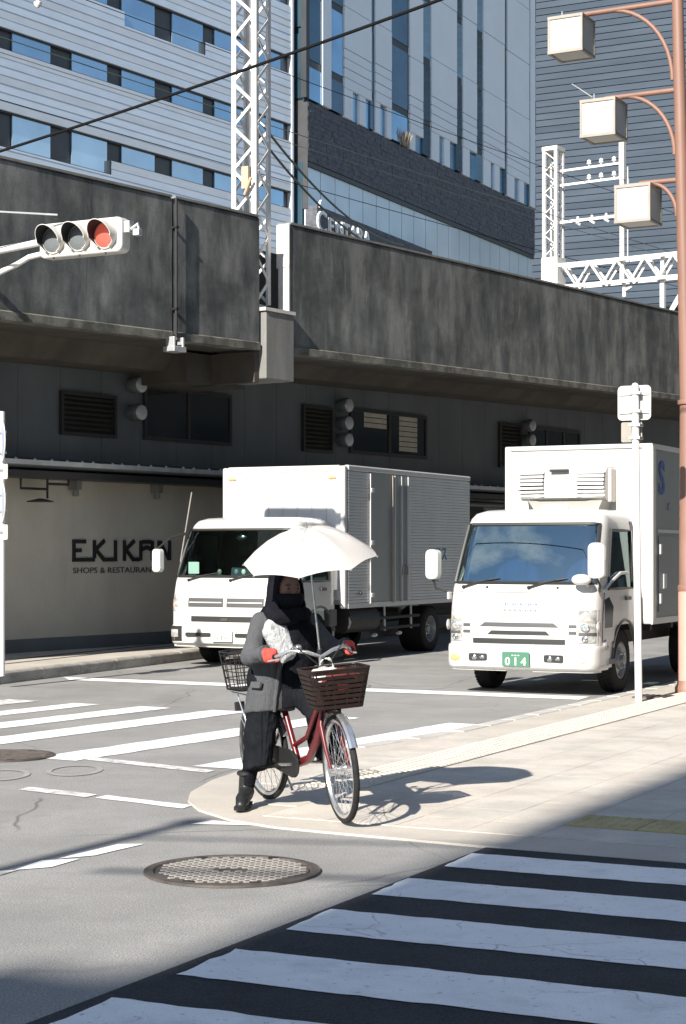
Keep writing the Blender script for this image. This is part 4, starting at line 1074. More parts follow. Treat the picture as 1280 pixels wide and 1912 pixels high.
for s_ in (-1, 1):
    for z in (.725, .80):
        a, c = (s_*.60, s_*.69); patch(W, min(a,c), max(a,c), z-.012, z+.022, .008, 'side_slot', m_grille_gr, tr, 3, 2)
    a, c = s_*.705, s_*.903
    hl = patch(W, min(a,c), max(a,c), .62, .99, .014, 'headlight', m_headl, tr, 8, 6, .03)
    a, c = s_*.72, s_*.895; patch(W, min(a,c), max(a,c), .70, .735, .018, 'lamp_divider', m_grille_gr, hl, 6, 1)
    patch(W, min(a,c), max(a,c), .845, .868, .018, 'lamp_divider', m_lampframe, hl, 6, 1)
    for zc, rr in ((.79,.05),(.66,.035)):
        x = s_*.79; m = MB(); m.lathe([(rr,0),(rr,-.012),(rr*.6,-.018),(.001,-.012)], 14, 'y', at=(x, ysurf(x, zc, W)-.008, zc), caps=False); m.build('reflector', m_chrome, hl, smooth=True)
    m = MB(); m.ball((s_*.917, .13, .80), .05, 10, 8, (.5,1,1.3)); m.build('side_lamp', m_headl, tr, smooth=True)
patch(W, -.76, .76, 1.178, 1.186, .003, 'panel_seam', m_grille_gr, tr, 12, 1, .006)
# faint print on the front panel: a pale block above two rows of tiny marks
patch(W, -.21, .21, 1.075, 1.125, .004, 'front_print', M('very_faint_blue', (.34,.37,.47), .4), tr, 6, 2, .006)
m1 = MB(); m2 = MB()
for k in range(14):
    x = -.21 + k*.031; y = ysurf(x, 1.05, W)-.006
    m1.box(x, x+.006+.016*((k*5) % 3)/2, y-.001, y+.004, 1.035, 1.062); m1.box(x, x+.022, y-.001, y+.004, 1.046 if k % 2 else 1.03, 1.052 if k % 2 else 1.036)
    y = ysurf(x, .98, W)-.006; m2.box(x, x+.007, y-.001, y+.004, .965, .99 + .006*(k % 2)); m2.box(x+.012, x+.02, y-.001, y+.004, .962, .975 + .012*((k*3) % 2))
m1.build('front_print', m_fadedblue, tr); m2.build('front_print', m_fadedgrey, tr)
wiper(tr, W, -.72, -.40); wiper(tr, W, .10, .42)
for x in (-.42, .44):
    m = MB(); m.ball((x, ysurf(x,1.235,W)-.005, 1.24), .016, 8, 6); m.build('washer_jet', m_grille, tr)
mirror(tr, -1.11, .12, 1.50, .35, .17, [(-1.11,.12,1.34),(-1.10,.16,1.22),(-.90,.25,1.16)])
mirror(tr, .98, -.12, 1.55, .40, .19, [(.97,-.12,1.38),(1.0,.0,1.26),(.95,.2,1.20)])
m = MB(); m.ball((.76, -.0, 1.335), .12, 12, 8, (1.0,.7,.55)); m.tube([(.76,.04,1.33),(.80,.12,1.26)], .02, 6); m.build('under_mirror', m_truckw, tr, smooth=True)
m = MB(); m.box(-.93,-.90,.10,.2,1.09,1.18); m.build('bracket', m_truckw, tr, bevel=.015)
cabin_fit(tr, W); chassis(tr, 6.2, W)
# lower glazed corner of the passenger door
m = MB(); m.prism([(.36,.78),(.62,.78),(.66,1.02),(.50,1.13),(.34,1.10)], 'x', W+.001, W+.012); m.build('door_peep_window', m_pane_dk, tr)
m = MB(); m.tube([(W+.012,.30,1.20),(W+.014,.55,1.30),(W+.014,.9,1.40),(W+.012,1.2,1.405)], .02, 6); m.build('door_trim', m_truckw, tr, smooth=True)
m = MB(); m.ball((W+.01,.36,.60), .05, 10, 8, (.5,1,1)); m.build('side_marker', m_headl, tr, smooth=True)
m = MB(); m.box(W-.02, W+.03, .42, .68, .36, .42); m.build('step', m_grille_gr, tr, bevel=.01)
for x in (-.77, .77): wheel(tr, x + (.10 if x > 0 else -.10), 1.10, .375, 1 if x > 0 else -1)
for x in (-.80, .80): wheel(tr, x + (.12 if x > 0 else -.12), 4.7, .375, 1 if x > 0 else -1, True)
# box
bx = MB(); bx.box(-.86, 1.0, 1.72, 6.3, .80, 2.93); box = bx.build('cargo_box', m_boxw, tr, bevel=.02); box.location = (.05, 0, 0)
m = MB(); m.box(1.001, 1.012, 1.86, 6.25, .86, 2.88); m.build('side_skin', m_boxside_shade, box)
for (z0, z1) in ((2.885,2.95),(.775,.85)): m = MB(); m.box(1.0,1.022,1.70,6.32,z0,z1); m.build('edge_rail', m_boxw, box)
m = MB(); m.box(1.013,1.022,1.90,6.2,1.88,1.92); m.build('side_rail', m_alu, box)
m = MB(); m.box(.88,1.025,1.695,1.86,.775,2.94); m.build('corner_post', m_boxw, box, bevel=.03)
m = MB(); m.box(-.88,-.79,1.695,1.80,.775,2.94); m.build('corner_post', m_boxw, box, bevel=.02)
m = MB(); m.box(-.875,1.02,1.69,1.76,2.90,2.955); m.build('top_rail', m_boxw, box, bevel=.015)
m = MB(); m.box(1.013,1.024,1.95,2.75,.92,1.84); sd_ = m.build('side_hatch', m_boxside_shade, box)
m = MB(); m.box(1.025,1.045,2.10,2.22,1.20,1.38); m.build('hatch_latch', m_alu, sd_)
for z in (1.02, 1.62): m = MB(); m.box(1.025,1.05,1.95,2.0,z,z+.12); m.build('hatch_hinge', m_alu, sd_)
text_mesh('S', .56, .003, 'side_lettering', m_blue, box, (1.016, 1.97, 2.36), (R(90), 0, R(90)), bold=.012)
text_mesh('x.', .2, .003, 'side_lettering', m_fadedblue, box, (1.016, 2.35, 2.16), (R(90), 0, R(90)))
m = MB(); m.box(-.74,-.38,1.706,1.719,2.42,2.62); m.build('front_sticker', M('pale_sticker', (.72,.71,.70), .5), box)
m = MB()
for k in range(9): m.box(-.70+k*.035,-.68+k*.035,1.702,1.7065,2.42-.03,2.415)
m.build('front_sticker', m_fadedgrey, box)
m = MB(); m.box(.70,.86,1.45,1.60,.85,2.02); m.tube([(.78,1.52,1.2),(.78,1.52,2.0)], .075, 12); m.build('air_intake', m_grille_gr, tr, bevel=.03)
# cooling unit
ru = MB(); ru.loft([[(x, y, z) for x, y in ((-.56,1.719),(-.54,yf+.05),(-.3,yf),(.3,yf),(.54,yf+.05),(.56,1.719))] for z, yf in ((2.27,1.42),(2.30,1.36),(2.45,1.34),(2.62,1.38),(2.68,1.48))])
un = ru.build('cooling_unit', m_boxw, tr, smooth=True); un.location = (.03, 0, .0)
sl_p = None
for s_ in (-1, 1):
    for k in range(7):
        m = MB(); z = 2.315 + k*.046; yf = 1.36 - .02*min(k,3) + .013*max(0,k-3)
        a, c = (.21, .54); a, c = (min(s_*a, s_*c), max(s_*a, s_*c))
        m.add([(s_*.21,yf-.022,z),(s_*.54,yf+.028,z),(s_*.54,yf+.07,z),(s_*.21,yf+.03,z),(s_*.21,yf-.012,z+.028),(s_*.54,yf+.038,z+.028),(s_*.54,yf+.07,z+.028),(s_*.21,yf+.03,z+.028)], [(0,1,2,3),(4,5,6,7),(0,1,5,4),(1,2,6,5),(2,3,7,6),(3,0,4,7)])
        m.build('louvre_slat', m_boxw, un)
        if k < 6:
            m = MB(); m.add([(s_*.22,yf-.006,z+.029),(s_*.53,yf+.044,z+.029),(s_*.53,yf+.044,z+.0455),(s_*.22,yf-.006,z+.0455)], [(0,1,2,3)]); m.build('louvre_gap', m_grille_gr, un)
m = MB(); m.box(-.13,.10,1.315,1.37,2.615,2.645); m.build('unit_badge', m_black, un)
lo = MB(); lo.loft([[(-.40,1.719,2.08),(-.36,1.50,2.10),(.40,1.50,2.10),(.46,1.719,2.08)],[(-.46,1.719,2.268),(-.44,1.42,2.268),(.50,1.42,2.268),(.52,1.719,2.268)]]); lo.build('unit_base', M('unit_grey', (.52,.51,.47), .5), un)
m = MB(); m.box(-.27,.06,1.44,1.50,2.08,2.262); m.build('unit_cover', m_boxw, un, bevel=.01)
m = MB(); m.box(.50,.58,1.52,1.72,2.25,2.66); m.build('unit_side', M('unit_cream', (.66,.60,.52), .5), un, bevel=.015)

# --- aluminium box truck at left
tr2 = thing('delivery_truck', 'white box truck with ribbed aluminium sides waiting behind the cyclist', 'truck', (-1.69, 25.56, .0), TR, 'delivery trucks at the stop line')
W2 = .96
cab(tr2, W2, m_truckw, m_ws_b)
b2 = bumper(tr2, W2*.98, .31, .60, m_truckw)
m = MB(); yy = ysurf(0,.45,W2)-.052; m.prism(rrect(-.62,-.20,.435,.49,.02), 'y', yy-.003, yy+.03); m.prism(rrect(.20,.62,.435,.49,.02), 'y', yy-.003, yy+.03); m.build('bumper_slot', m_grille, b2)
plate(tr2, W2, .455, m_plate_w, m_grille_gr, [('- 1 -', .10, 0, -.06), ('- -', .045, 0, .035)])
patch(W2, -.56, .56, .648, .725, .010, 'lower_grille', m_grille, tr2, 10, 2)
em = patch(W2, -.06, .06, .66, .70, .022, 'badge', m_chrome, tr2, 3, 2)
for a, c in ((-.62,-.03),(.03,.62)):
    o = patch(W2, a, c, .86, .985, .010, 'upper_grille', m_grille_gr, tr2, 8, 3)
    patch(W2, a+.02, c-.02, .915, .93, .016, 'grille_bar', m_truckw, o, 8, 1)
for s_ in (-1, 1):
    a, c = s_*.80, s_*.955
    hl = patch(W2, min(a,c), max(a,c), .80, 1.03, .012, 'headlight', m_headl, tr2, 8, 5, .03)
    a, c = s_*.90, s_*.957; patch(W2, min(a,c), max(a,c), .86, .96, .02, 'indicator', m_amber, hl, 4, 2)
    a, c = s_*.70, s_*.955
    o = patch(W2, min(a,c), max(a,c), .36, .58, .055, 'fog_lamp_housing', m_chassis, tr2, 8, 3, .03)
    a, c = s_*.76, s_*.90; patch(W2, min(a,c), max(a,c), .42, .53, .062, 'fog_lamp', m_headl, o, 4, 3)
for z in (1.12, 1.05): patch(W2, -.55, .55, z, z+.012, .003, 'panel_crease', M('soft_crease', (.36,.34,.31), .5) if z > 1.1 else bpy.data.materials['soft_crease'], tr2, 10, 1, .006)
wiper(tr2, W2, -.66, -.30); wiper(tr2, W2, .05, .40)
mirror(tr2, -1.15, .05, 1.52, .34, .15, [(-1.15,.05,1.70),(-1.02,.2,1.86),(-.9,.38,1.92)])
mirror(tr2, 1.14, .05, 1.42, .36, .18, [(1.14,.05,1.60),(1.02,.2,1.80),(.9,.36,1.88)])
m = MB(); m.tube([(-.92,.30,1.50),(-.80,.42,2.52)], .009, 6); m.build('aerial', m_lampframe, tr2)
m = MB(); m.prism(rrect(-.80,-.62,1.33,1.50,.01), 'y', .33, .335); o = m.build('windscreen_note', m_plate_w, tr2); o.location = (0, -.0, 0)
m = MB(); m.ball((-.02,.50,1.86), .06, 10, 8, (1.8,.5,.8)); m.tube([(0,.5,1.9),(0,.52,2.0)], .015, 6); m.build('rear_view_mirror', m_chrome, tr2, smooth=True)
for x, c_ in ((.12, m_plate_w), (-.28, m_lampframe), (.0, m_fadedblue)):
    m = MB(); m.ball((x,.34,1.36), .035, 8, 6, (1,.6,1.2)); m.build('dash_ornament', c_, tr2, smooth=True)
cabin_fit(tr2, W2); chassis(tr2, 6.3, W2)
for x in (-.80, .80): wheel(tr2, x + (.10 if x > 0 else -.10), 1.10, .375, 1 if x > 0 else -1)
for x in (-.80, .80): wheel(tr2, x + (.14 if x > 0 else -.14), 5.15, .375, 1 if x > 0 else -1, True)
HW = 1.05; Y0, Y1 = 1.75, 6.55
bx = MB(); bx.box(-HW+.02, HW-.02, Y0+.01, Y1, .86, 2.90); box2 = bx.build('cargo_box', m_alu, tr2)
pp = None
for k in range(8):
    w = (2*HW-.12)/8; x0 = -HW + .06 + k*w
    m = MB(); m.box(x0+.003, x0+w-.003, Y0-.004, Y0+.009, .93, 2.84); m.build('front_plank', M('alu_plank', (.70,.71,.73), .4, metal=.15, var=.04, vscale=2) if k == 0 else bpy.data.materials['alu_plank'], box2)
for s_ in (-1, 1):
    m = MB(); x = s_*HW; m.box(min(x, x-s_*.09), max(x, x-s_*.09), Y0-.02, Y0+.09, .80, 2.93); m.build('corner_post', m_boxw, box2, bevel=.025)
m = MB(); m.box(-HW+.09, HW-.09, Y0-.018, Y0+.07, 2.84, 2.94); m.build('top_rail', m_boxw, box2, bevel=.02)
m = MB(); m.box(HW-.07, HW+.012, Y0+.09, Y1+.03, 2.86, 2.945); m.build('roof_rail', m_boxw, box2, bevel=.02)
m = MB(); m.box(HW-.06, HW+.012, Y0+.09, Y1+.02, .80, .875); m.build('floor_rail', m_alu, box2)
for x in (-.88, .84):
    m = MB(); m.prism(rrect(x-.06,x+.06,2.74,2.775,.012), 'y', Y0-.03, Y0-.005); m.build('marker_lamp', m_amber, box2)
# ribbed planks down the visible side
rib = None; nrib = 42
for (ya, yb) in ((Y0+.10, Y0+.80),(Y0+2.30, Y1)):
    rib = None
    for k in range(nrib):
        z = .88 + k*(2.85-.88)/nrib; hh = (2.85-.88)/nrib
        if rib is None:
            m = MB(); m.prism([(HW-.018,0),(HW+.001,.003),(HW+.004,.012),(HW+.004,hh-.010),(HW+.001,hh-.003),(HW-.018,hh-.001)], 'y', ya, yb); rib = m.build('side_plank', m_alu, box2); o = rib
        else: o = share(rib)
        o.location = (0, 0, z)
dm = MB(); dm.box(HW-.018, HW+.002, Y0+.84, Y0+2.28, .88, 2.85); door2 = dm.build('side_door', m_alu_dk, box2)
for y, w, mt in ((Y0+.815,.03,m_boxw),(Y0+1.62,.05,m_lampframe),(Y0+1.70,.02,m_boxw),(Y0+2.20,.05,m_boxw),(Y0+1.95,.03,m_alu)):
    m = MB(); m.box(HW+.0025, HW+.03, y, y+w, .86, 2.84); m.build('door_rod', mt, door2)
for z in (.95, 1.75, 2.55):
    m = MB(); m.box(HW+.003, HW+.045, Y0+.83, Y0+.93, z, z+.07); m.build('door_hinge', m_alu, door2, bevel=.01)
m = MB(); m.box(HW+.003, HW+.05, Y0+1.98, Y0+2.16, 1.28, 1.42); m.build('door_latch', m_grille_gr, door2, bevel=.01)
for (y, z, s_) in ((Y0+3.30,1.52,'ヨス'),(Y0+3.18,1.14,'- —')):
    text_mesh(s_, .26 if z > 1.4 else .16, .002, 'side_lettering', M('teal_print', (.06,.16,.26), .6), box2, (HW+.006, y, z), (R(90), 0, R(90)), bold=.004)
m = MB(); m.ball((HW+.01,Y0+.5,1.02), .03, 8, 6); m.build('key_lock', m_grille, box2)
m = MB(); m.tube([(.86,Y0+.2,.62),(.86,Y0+1.2,.62)], .20, 14); m.build('fuel_tank', m_chassis, tr2, smooth=True)
for y in (Y0+1.5, Y0+2.5):
    m = MB(); m.tube([(.98,y,.80),(.98,y+.02,.42)], .02, 6); m.build('guard_post', m_alu, tr2)
m = MB(); m.tube([(.99,Y0+1.3,.46),(.99,Y0+2.8,.46)], .025, 6); m.tube([(.99,Y0+1.3,.62),(.99,Y0+2.8,.62)], .025, 6); m.build('side_guard', m_chassis, tr2)
for y in (Y0+1.15, Y0+2.05):
    m = MB(); m.ball((.98,y,.36), .07, 10, 6, (.5,1.6,.5)); m.build('guard_lamp', m_headl, tr2, smooth=True)
m = MB(); m.box(.70, .98, Y0-.35, Y0-.12, .55, .80); m.build('battery_box', m_grille_gr, tr2, bevel=.02)
m = MB(); m.box(.86, .95, Y0-.22, Y0-.05, 1.08, 1.62); m.build('intake_panel', m_alu, tr2, bevel=.01)

# people in the cab of the refrigerated truck
m_skin = M('skin', (.42,.26,.19), .55)
m_bluecloth = M('blue_workwear', (.02,.08,.28), .8, var=.15, vscale=8)
m_hair = M('black_hair', (.012,.011,.011), .5)
def seated(label, x, y, arm):
    mt = tr.matrix_basis
    m = MB()
    m.capsule((0,.0,.0),(0,.02,.42), .15, .17); m.capsule((-.15,.02,.43),(.15,.02,.43), .075, .075); m.capsule((0,.0,.48),(0,-.01,.60), .055, .05)
    m.ball((0,-.03,.70), .105, 14, 10, (.88,1,1.2)); m.ball((0,-.135,.685), .02, 8, 6); m.ball((-.09,-.02,.69), .022, 8, 6, (.5,1,1.4)); m.ball((.09,-.02,.69), .022, 8, 6, (.5,1,1.4))
    for s_ in (-1, 1):
        e, hnd = arm[s_]
        m.capsule((s_*.19,.02,.42), e, .058, .048); m.capsule(e, hnd, .046, .034); m.capsule(hnd, (hnd[0], hnd[1]-.06, hnd[2]+.02), .036, .028)
        m.capsule((s_*.09,0,-.02),(s_*.10,-.42,.02), .085, .065); m.capsule((s_*.10,-.42,.02),(s_*.10,-.46,-.38), .06, .045)
    o = tag(m.build('person', m_skin, None, remesh=.014, soft=4), label, 'person')
    c = tr.matrix_basis @ Vector((x, y, 1.02)) if False else None
    ca_, sa_ = math.cos(TR), math.sin(TR); o.location = (2.00 + x*ca_ - y*sa_, 20.505 + x*sa_ + y*ca_, 1.0); o.rotation_euler = (0, 0, TR)
    j = MB(); j.capsule((0,.0,-.02),(0,.02,.42), .165, .185); j.capsule((-.15,.02,.43),(.15,.02,.43), .088, .088)
    for s_ in (-1, 1):
        e, hnd = arm[s_]; j.capsule((s_*.19,.02,.42), e, .070, .060); j.capsule(e, Vector(e).lerp(Vector(hnd), .8), .058, .046)
    j.build('jacket', m_bluecloth, o, remesh=.014, soft=4)
    h_ = MB(); h_.ball((0,-.0,.745), .118, 14, 10, (.92,1.0,.95)); h_.build('hair', m_hair, o, smooth=True)
    f = MB()
    for s_ in (-1, 1): f.ball((s_*.036,-.118,.715), .013, 8, 6)
    f.box(-.03,.03,-.136,-.12,.635,.645); f.build('eyes_and_mouth', m_hair, o)
seated('driver in blue workwear behind the windscreen of the refrigerated truck', -.45, 1.18, {-1: ((-.26,-.10,.20),(-.14,-.40,.22)), 1: ((.26,-.10,.20),(.14,-.40,.22))})
seated('passenger in blue workwear by the open side window of the refrigerated truck', .46, 1.15, {-1: ((-.26,-.08,.18),(-.12,-.30,.10)), 1: ((.30,-.14,.24),(.34,-.36,.34))})

# ------------------------------------------------------------------ street furniture
# three-lantern street lamp in rust red
lx, ly = 4.00, 20.86
lp = thing('street_lamp', 'rust red lamp post with three white box lanterns on curved arms', 'street lamp', (lx, ly, .012), R(-28))
lean = -.022
m = MB(); m.tube([(0,0,.0),(0,0,1.18)], .105, 20); m.build('lower_post', M('pink_post_base', (.50,.27,.22), .55, var=.08, vscale=3), lp, smooth=True)
m = MB(); m.lathe([(.14,0),(.14,.06),(.115,.10),(.11,.14)], 20); m.build('base_collar', m_rust, lp, smooth=True)
m = MB(); m.lathe([(.112,1.18),(.115,1.2),(.112,1.24),(.1,1.25)], 20); m.build('joint_collar', m_rust, lp, smooth=True)
n = 14; m = MB(); m.tube([(-.135*max(0,(i/n-.30))/.70, 0, 1.25 + 7.6*i/n) for i in range(n+1)], [.093 - .030*i/n for i in range(n+1)], 20); m.build('upper_post', m_rust, lp, smooth=True)
m = MB(); m.lathe([(.108,3.35),(.11,3.37),(.108,3.4)], 20); m.build('post_band', m_rust, lp, smooth=True)
lant = None
for k, (al, za) in enumerate(((1.29,8.06),(.91,7.02),(.51,5.97))):
    px_ = -.135*max(0, ((za-1.25)/7.6-.30))/.70
    m = MB(); m.tube([(px_,0,za),(px_-al,0,za)], .032, 10); arm = m.build('arm', m_rust, lp, smooth=True)
    rr = min(al*.72, .80); pts = []
    for q in range(13):
        a = R(90*q/12); pts.append((px_-.06 - rr*(1-math.cos(a)), 0, za - 1.15*rr*(1-math.sin(a)) - .0))
    m = MB(); m.tube(pts, .026, 10); m.build('curved_brace', m_rust, lp, smooth=True)
    o = bpy.data.objects.new('lantern', None); C.objects.link(o); o.parent = lp; o.location = (px_-al-.02, 0, za-.26); o.empty_display_size = .1
    h = .205
    m = MB()
    for sx_ in (-1,1):
        for sy_ in (-1,1): m.box(sx_*h-.014, sx_*h+.014, sy_*h-.014, sy_*h+.014, -h, h)
    for z in (-h, h):
        for s_ in (-1,1):
            m.box(-h-.016, h+.016, s_*h-.016, s_*h+.016, z-.018, z+.018); m.box(s_*h-.016, s_*h+.016, -h+.016, h-.016, z-.017, z+.017)
    m.build('lantern_frame', m_lampframe, o)
    for (a0, a1, b0, b1) in ((-h+.012,h-.012,-h-.002,-h+.004),(-h+.012,h-.012,h-.004,h+.002)): m = MB(); m.box(a0,a1,b0,b1,-h+.016,h-.016); m.build('panel', m_lampglass, o)
    for s_ in (-1,1): m = MB(); m.box(s_*h-.003,s_*h+.003,-h+.012,h-.012,-h+.016,h-.016); m.build('panel', m_lampglass, o)
    m = MB(); m.box(-h+.012,h-.012,-h+.012,h-.012,-h-.004,-h+.002); m.build('bottom_panel', m_lampglass, o)
    m = MB(); m.loft([[(-h,-h,h+.019),(h,-h,h+.019),(h,h,h+.019),(-h,h,h+.019)],[(-.10,-.10,h+.05),(.10,-.10,h+.05),(.10,.10,h+.05),(-.10,.10,h+.05)]]); m.build('lid', m_lampframe, o)
    m = MB(); m.tube([(-.12,0,h+.05),(-.12,0,h+.13)], .008, 6); m.build('bird_spike', m_galv, o)
m = MB(); m.tube([(-1.16,0,7.06),(-1.42,0,7.25)], .006, 5); m.build('bird_wire', m_galv, lp)

# white sign pole at right, plates seen from behind
sp = thing('sign_pole', 'white pole at the pavement edge carrying road signs seen from behind', 'sign pole', (3.23, 19.6, .012), R(-28))
m = MB(); m.tube([(0,0,0),(-.04,0,3.45)], .040, 14); m.build('pole', m_steel_w, sp, smooth=True)
m = MB(); m.lathe([(.041,3.45),(.03,3.475),(.005,3.485)], 12, at=(-.04,0,0)); m.build('pole_cap', m_steel_w, sp, smooth=True)
m = MB(); m.prism(rrect(-.19,.19,-.19,.19,.05), 'y', -.0015, .0015); o = m.build('sign_plate', M('sign_back_grey', (.52,.51,.48), .5, var=.12, vscale=6), sp); o.location = (-.07,.06,3.27)
for dz in (-.10, .10): m = MB(); m.box(-.17,.17,-.02,-.002,dz-.015,dz+.015); m.build('sign_rail', m_galv, o)
m = MB(); m.prism(rrect(-.12,.12,-.11,.11,.02), 'y', -.0015, .0015); o = m.build('sign_plate', m_lampframe, sp); o.location = (-.10,.06,2.95)
for z in (3.37, 3.17, 3.02, 2.88): m = MB(); m.box(-.10,.03,-.05,.075,z-.015,z+.015); m.build('clamp', m_galv, sp, bevel=.004)

# sign pole cut by the left edge of the view
sp = thing('sign_pole', 'white pole at the left edge with two round signs seen edge on', 'sign pole', (-4.135, 21.7, .145), R(20))
m = MB(); m.tube([(0,0,0),(0,0,3.2)], .045, 14); m.build('pole', m_steel_w, sp, smooth=True)
for z, r_ in ((2.83,.24),(2.10,.24)):
    m = MB(); m.lathe([(r_,-.004),(r_,.004)], 28, 'y', at=(0,0,0)); o = m.build('round_sign', m_signalw, sp); o.location = (.0,-.06,z); o.rotation_euler = (0,0,R(-90))
    m = MB(); m.lathe([(r_*.8,-.0065),(r_*.8,-.0055)], 28, 'y'); m.build('sign_face', M('faded_blue_face', (.30,.36,.5), .5) if z > 2.5 else bpy.data.materials['faded_blue_face'], o)
for z in (2.47, 1.74):
    m = MB(); m.prism(rrect(-.13,.13,-.09,.09,.02), 'y', -.002, .002); o = m.build('sign_plate', m_signalw, sp); o.location = (.02,-.06,z); o.rotation_euler = (0,0,R(-78))
for z in (2.95,2.7,2.2,2.0,2.5,1.75): m = MB(); m.box(-.055,.055,-.065,.055,z-.014,z+.014); m.build('clamp', m_galv, sp)

# traffic signal on its arm
sg = thing('traffic_light', 'horizontal white traffic light showing red on an arm from the left', 'traffic light', (-3.23, 22.0, 5.50), R(-28))
m = MB(); m.prism(rrect(-.62,.62,-.215,.215,.08), 'y', .0, .20); m.build('housing', m_signalw, sg, bevel=.03, seg=3)
for k, x in enumerate((-.39, 0, .39)):
    m = MB(); m.lathe([(.165,.02),(.165,-.02),(.15,-.025)], 28, 'y', at=(x,0,-.005), caps=False); m.build('bezel', m_signalw, sg, smooth=True)
    m = MB(); m.lathe([(.155,-.012),(.12,-.028),(.06,-.036),(.001,-.038)], 28, 'y', at=(x,0,-.005), caps=False); m.build('lens', m_lens_red if k == 2 else m_lens_off, sg, smooth=True)
    m = MB(); outer = []; inner = []
    for q in range(25):
        a = R(-62 + 304*q/24 + 0); ln = .24*(0.55 + .45*max(0, math.sin(a)))*1.0 if math.sin(a) > -.2 else .24*(.55 + .55*math.sin(a) + .0)
        ln = max(.05, ln); c_, s_ = math.cos(a), math.sin(a)
        outer.append(((x+.170*c_, -.01, -.005+.170*s_), (x+.166*c_, -.01-ln, -.005+.166*s_))); inner.append(((x+.160*c_, -.01, -.005+.160*s_), (x+.158*c_, -.01-ln, -.005+.158*s_)))
    vv = []; ff = []
    for (o0, o1), (i0, i1) in zip(outer, inner): vv += [o0, o1, i1, i0]
    for q in range(24):
        b0 = q*4; b1 = b0+4; ff += [(b0,b1,b1+1,b0+1),(b0+1,b1+1,b1+2,b0+2),(b0+2,b1+2,b1+3,b0+3),(b0+3,b1+3,b1,b0)]
    ff += [(0,1,2,3),(96,97,98,99)]
    m.add(vv, ff); v = m.build('visor', m_signalw, sg, smooth=True)
    vv = []; ff = []; m = MB()
    for (i0, i1) in inner: vv += [(x+(i0[0]-x)*.985, i0[1], i0[2]*.985), (x+(i1[0]-x)*.985, i1[1]+.004, i1[2]*.985)]
    for q in range(24): ff.append((2*q,2*q+2,2*q+3,2*q+1))
    m.add(vv, ff); m.build('visor_lining', m_black, v, smooth=True)
    m = MB(); m.box(x-.012,x+.012,-.02,.0,-.235,-.21); m.build('latch', m_grille_gr, sg)
m = MB(); m.box(.621,.70,.05,.16,.02,.16); m.tube([(.68,.1,.05),(.78,.12,.12),(.80,.12,.02)], .025, 8); m.box(.73,.82,.08,.16,-.02,.06); m.build('end_bracket', m_galv, sg, bevel=.01)
m = MB(); m.tube([(-.58,.10,.02),(-1.2,.10,-.03),(-3.0,.10,-.16)], .045, 12); m.build('upper_arm', m_steel_w, sg, smooth=True)
m = MB(); m.tube([(-.50,.10,-.12),(-.85,.10,-.16),(-1.05,.10,-.24),(-1.6,.10,-.40),(-3.0,.10,-.6)], .035, 12); m.build('lower_arm', m_steel_w, sg, smooth=True)
m = MB(); m.tube([(-3.0,.10,-5.36),(-3.0,.10,.6)], [.10,.075], 16); m.build('post', m_steel_w, sg, smooth=True)
m = MB(); m.box(-.1,.1,.18,.3,-.05,.05); m.build('hanger', m_galv, sg)

# ------------------------------------------------------------------ cyclist, bicycle, parasol
BX, BY, BR = -.22, 11.26, math.atan2(-.878, .478)
LEAN = R(4.5); STEER = R(-11)
Z0 = .026                                     # top of the paving here
m_red = M('bicycle_red', (.10,.008,.012), .3, coat=.5)
m_silver = M('bicycle_silver', (.62,.63,.64), .25, metal=.85, var=.1, vscale=20)
m_basket = M('brown_rattan', (.017,.010,.008), .5, spec=.3, var=.3, vscale=30)
m_bk = lambda p: p
def st(p):                                    # steering turn about the head tube
    c = Vector((.33, 0, p[2])); d = Vector(p) - c
    return c + Vector((d.x*math.cos(STEER) - d.y*math.sin(STEER), d.x*math.sin(STEER) + d.y*math.cos(STEER), 0))
def lean(p):                                  # bicycle frame -> upright local frame
    return Vector((p[0], p[1]*math.cos(LEAN) - p[2]*math.sin(LEAN), p[1]*math.sin(LEAN) + p[2]*math.cos(LEAN) + Z0))
bk = thing('bicycle', 'red step-through city bicycle with dark front basket and rear basket', 'bicycle', (BX, BY, Z0))
bk.rotation_euler = (LEAN, 0, BR)
BB = (-.08,0,.29); RA = (-.56,0,.33); FA = (.56,0,.33)
m = MB(); m.tube([(.345,0,.76),(.30,0,.64),(.20,0,.47),(.08,0,.34),BB], [.026,.026,.027,.027,.026], 12); m.tube([(.33,0,.84),(.22,0,.66),(.06,0,.47),(-.12,0,.40)], .016, 10)
m.tube([BB,(-.25,0,.66)], .020, 12); m.tube([(.30,0,.93),(.36,0,.68)], .025, 12)
for s_ in (-1,1):
    m.tube([(-.10,s_*.02,.29),(-.30,s_*.05,.30),(-.56,s_*.06,.33)], .011, 8); m.tube([(-.24,s_*.015,.62),(-.36,s_*.05,.52),(-.56,s_*.06,.33)], .009, 8)
m.build('frame', m_red, bk, smooth=True)
m = MB(); 
for s_ in (-1,1): m.tube([st((.365,s_*.03,.66)), st((.40,s_*.055,.58)), st((.48,s_*.058,.44)), st((.56,s_*.058,.33))], [.017,.016,.013,.010], 10)
m.tube([st((.365,-.035,.665)), st((.365,.035,.665))], .02, 10); m.build('fork', m_red, bk, smooth=True)
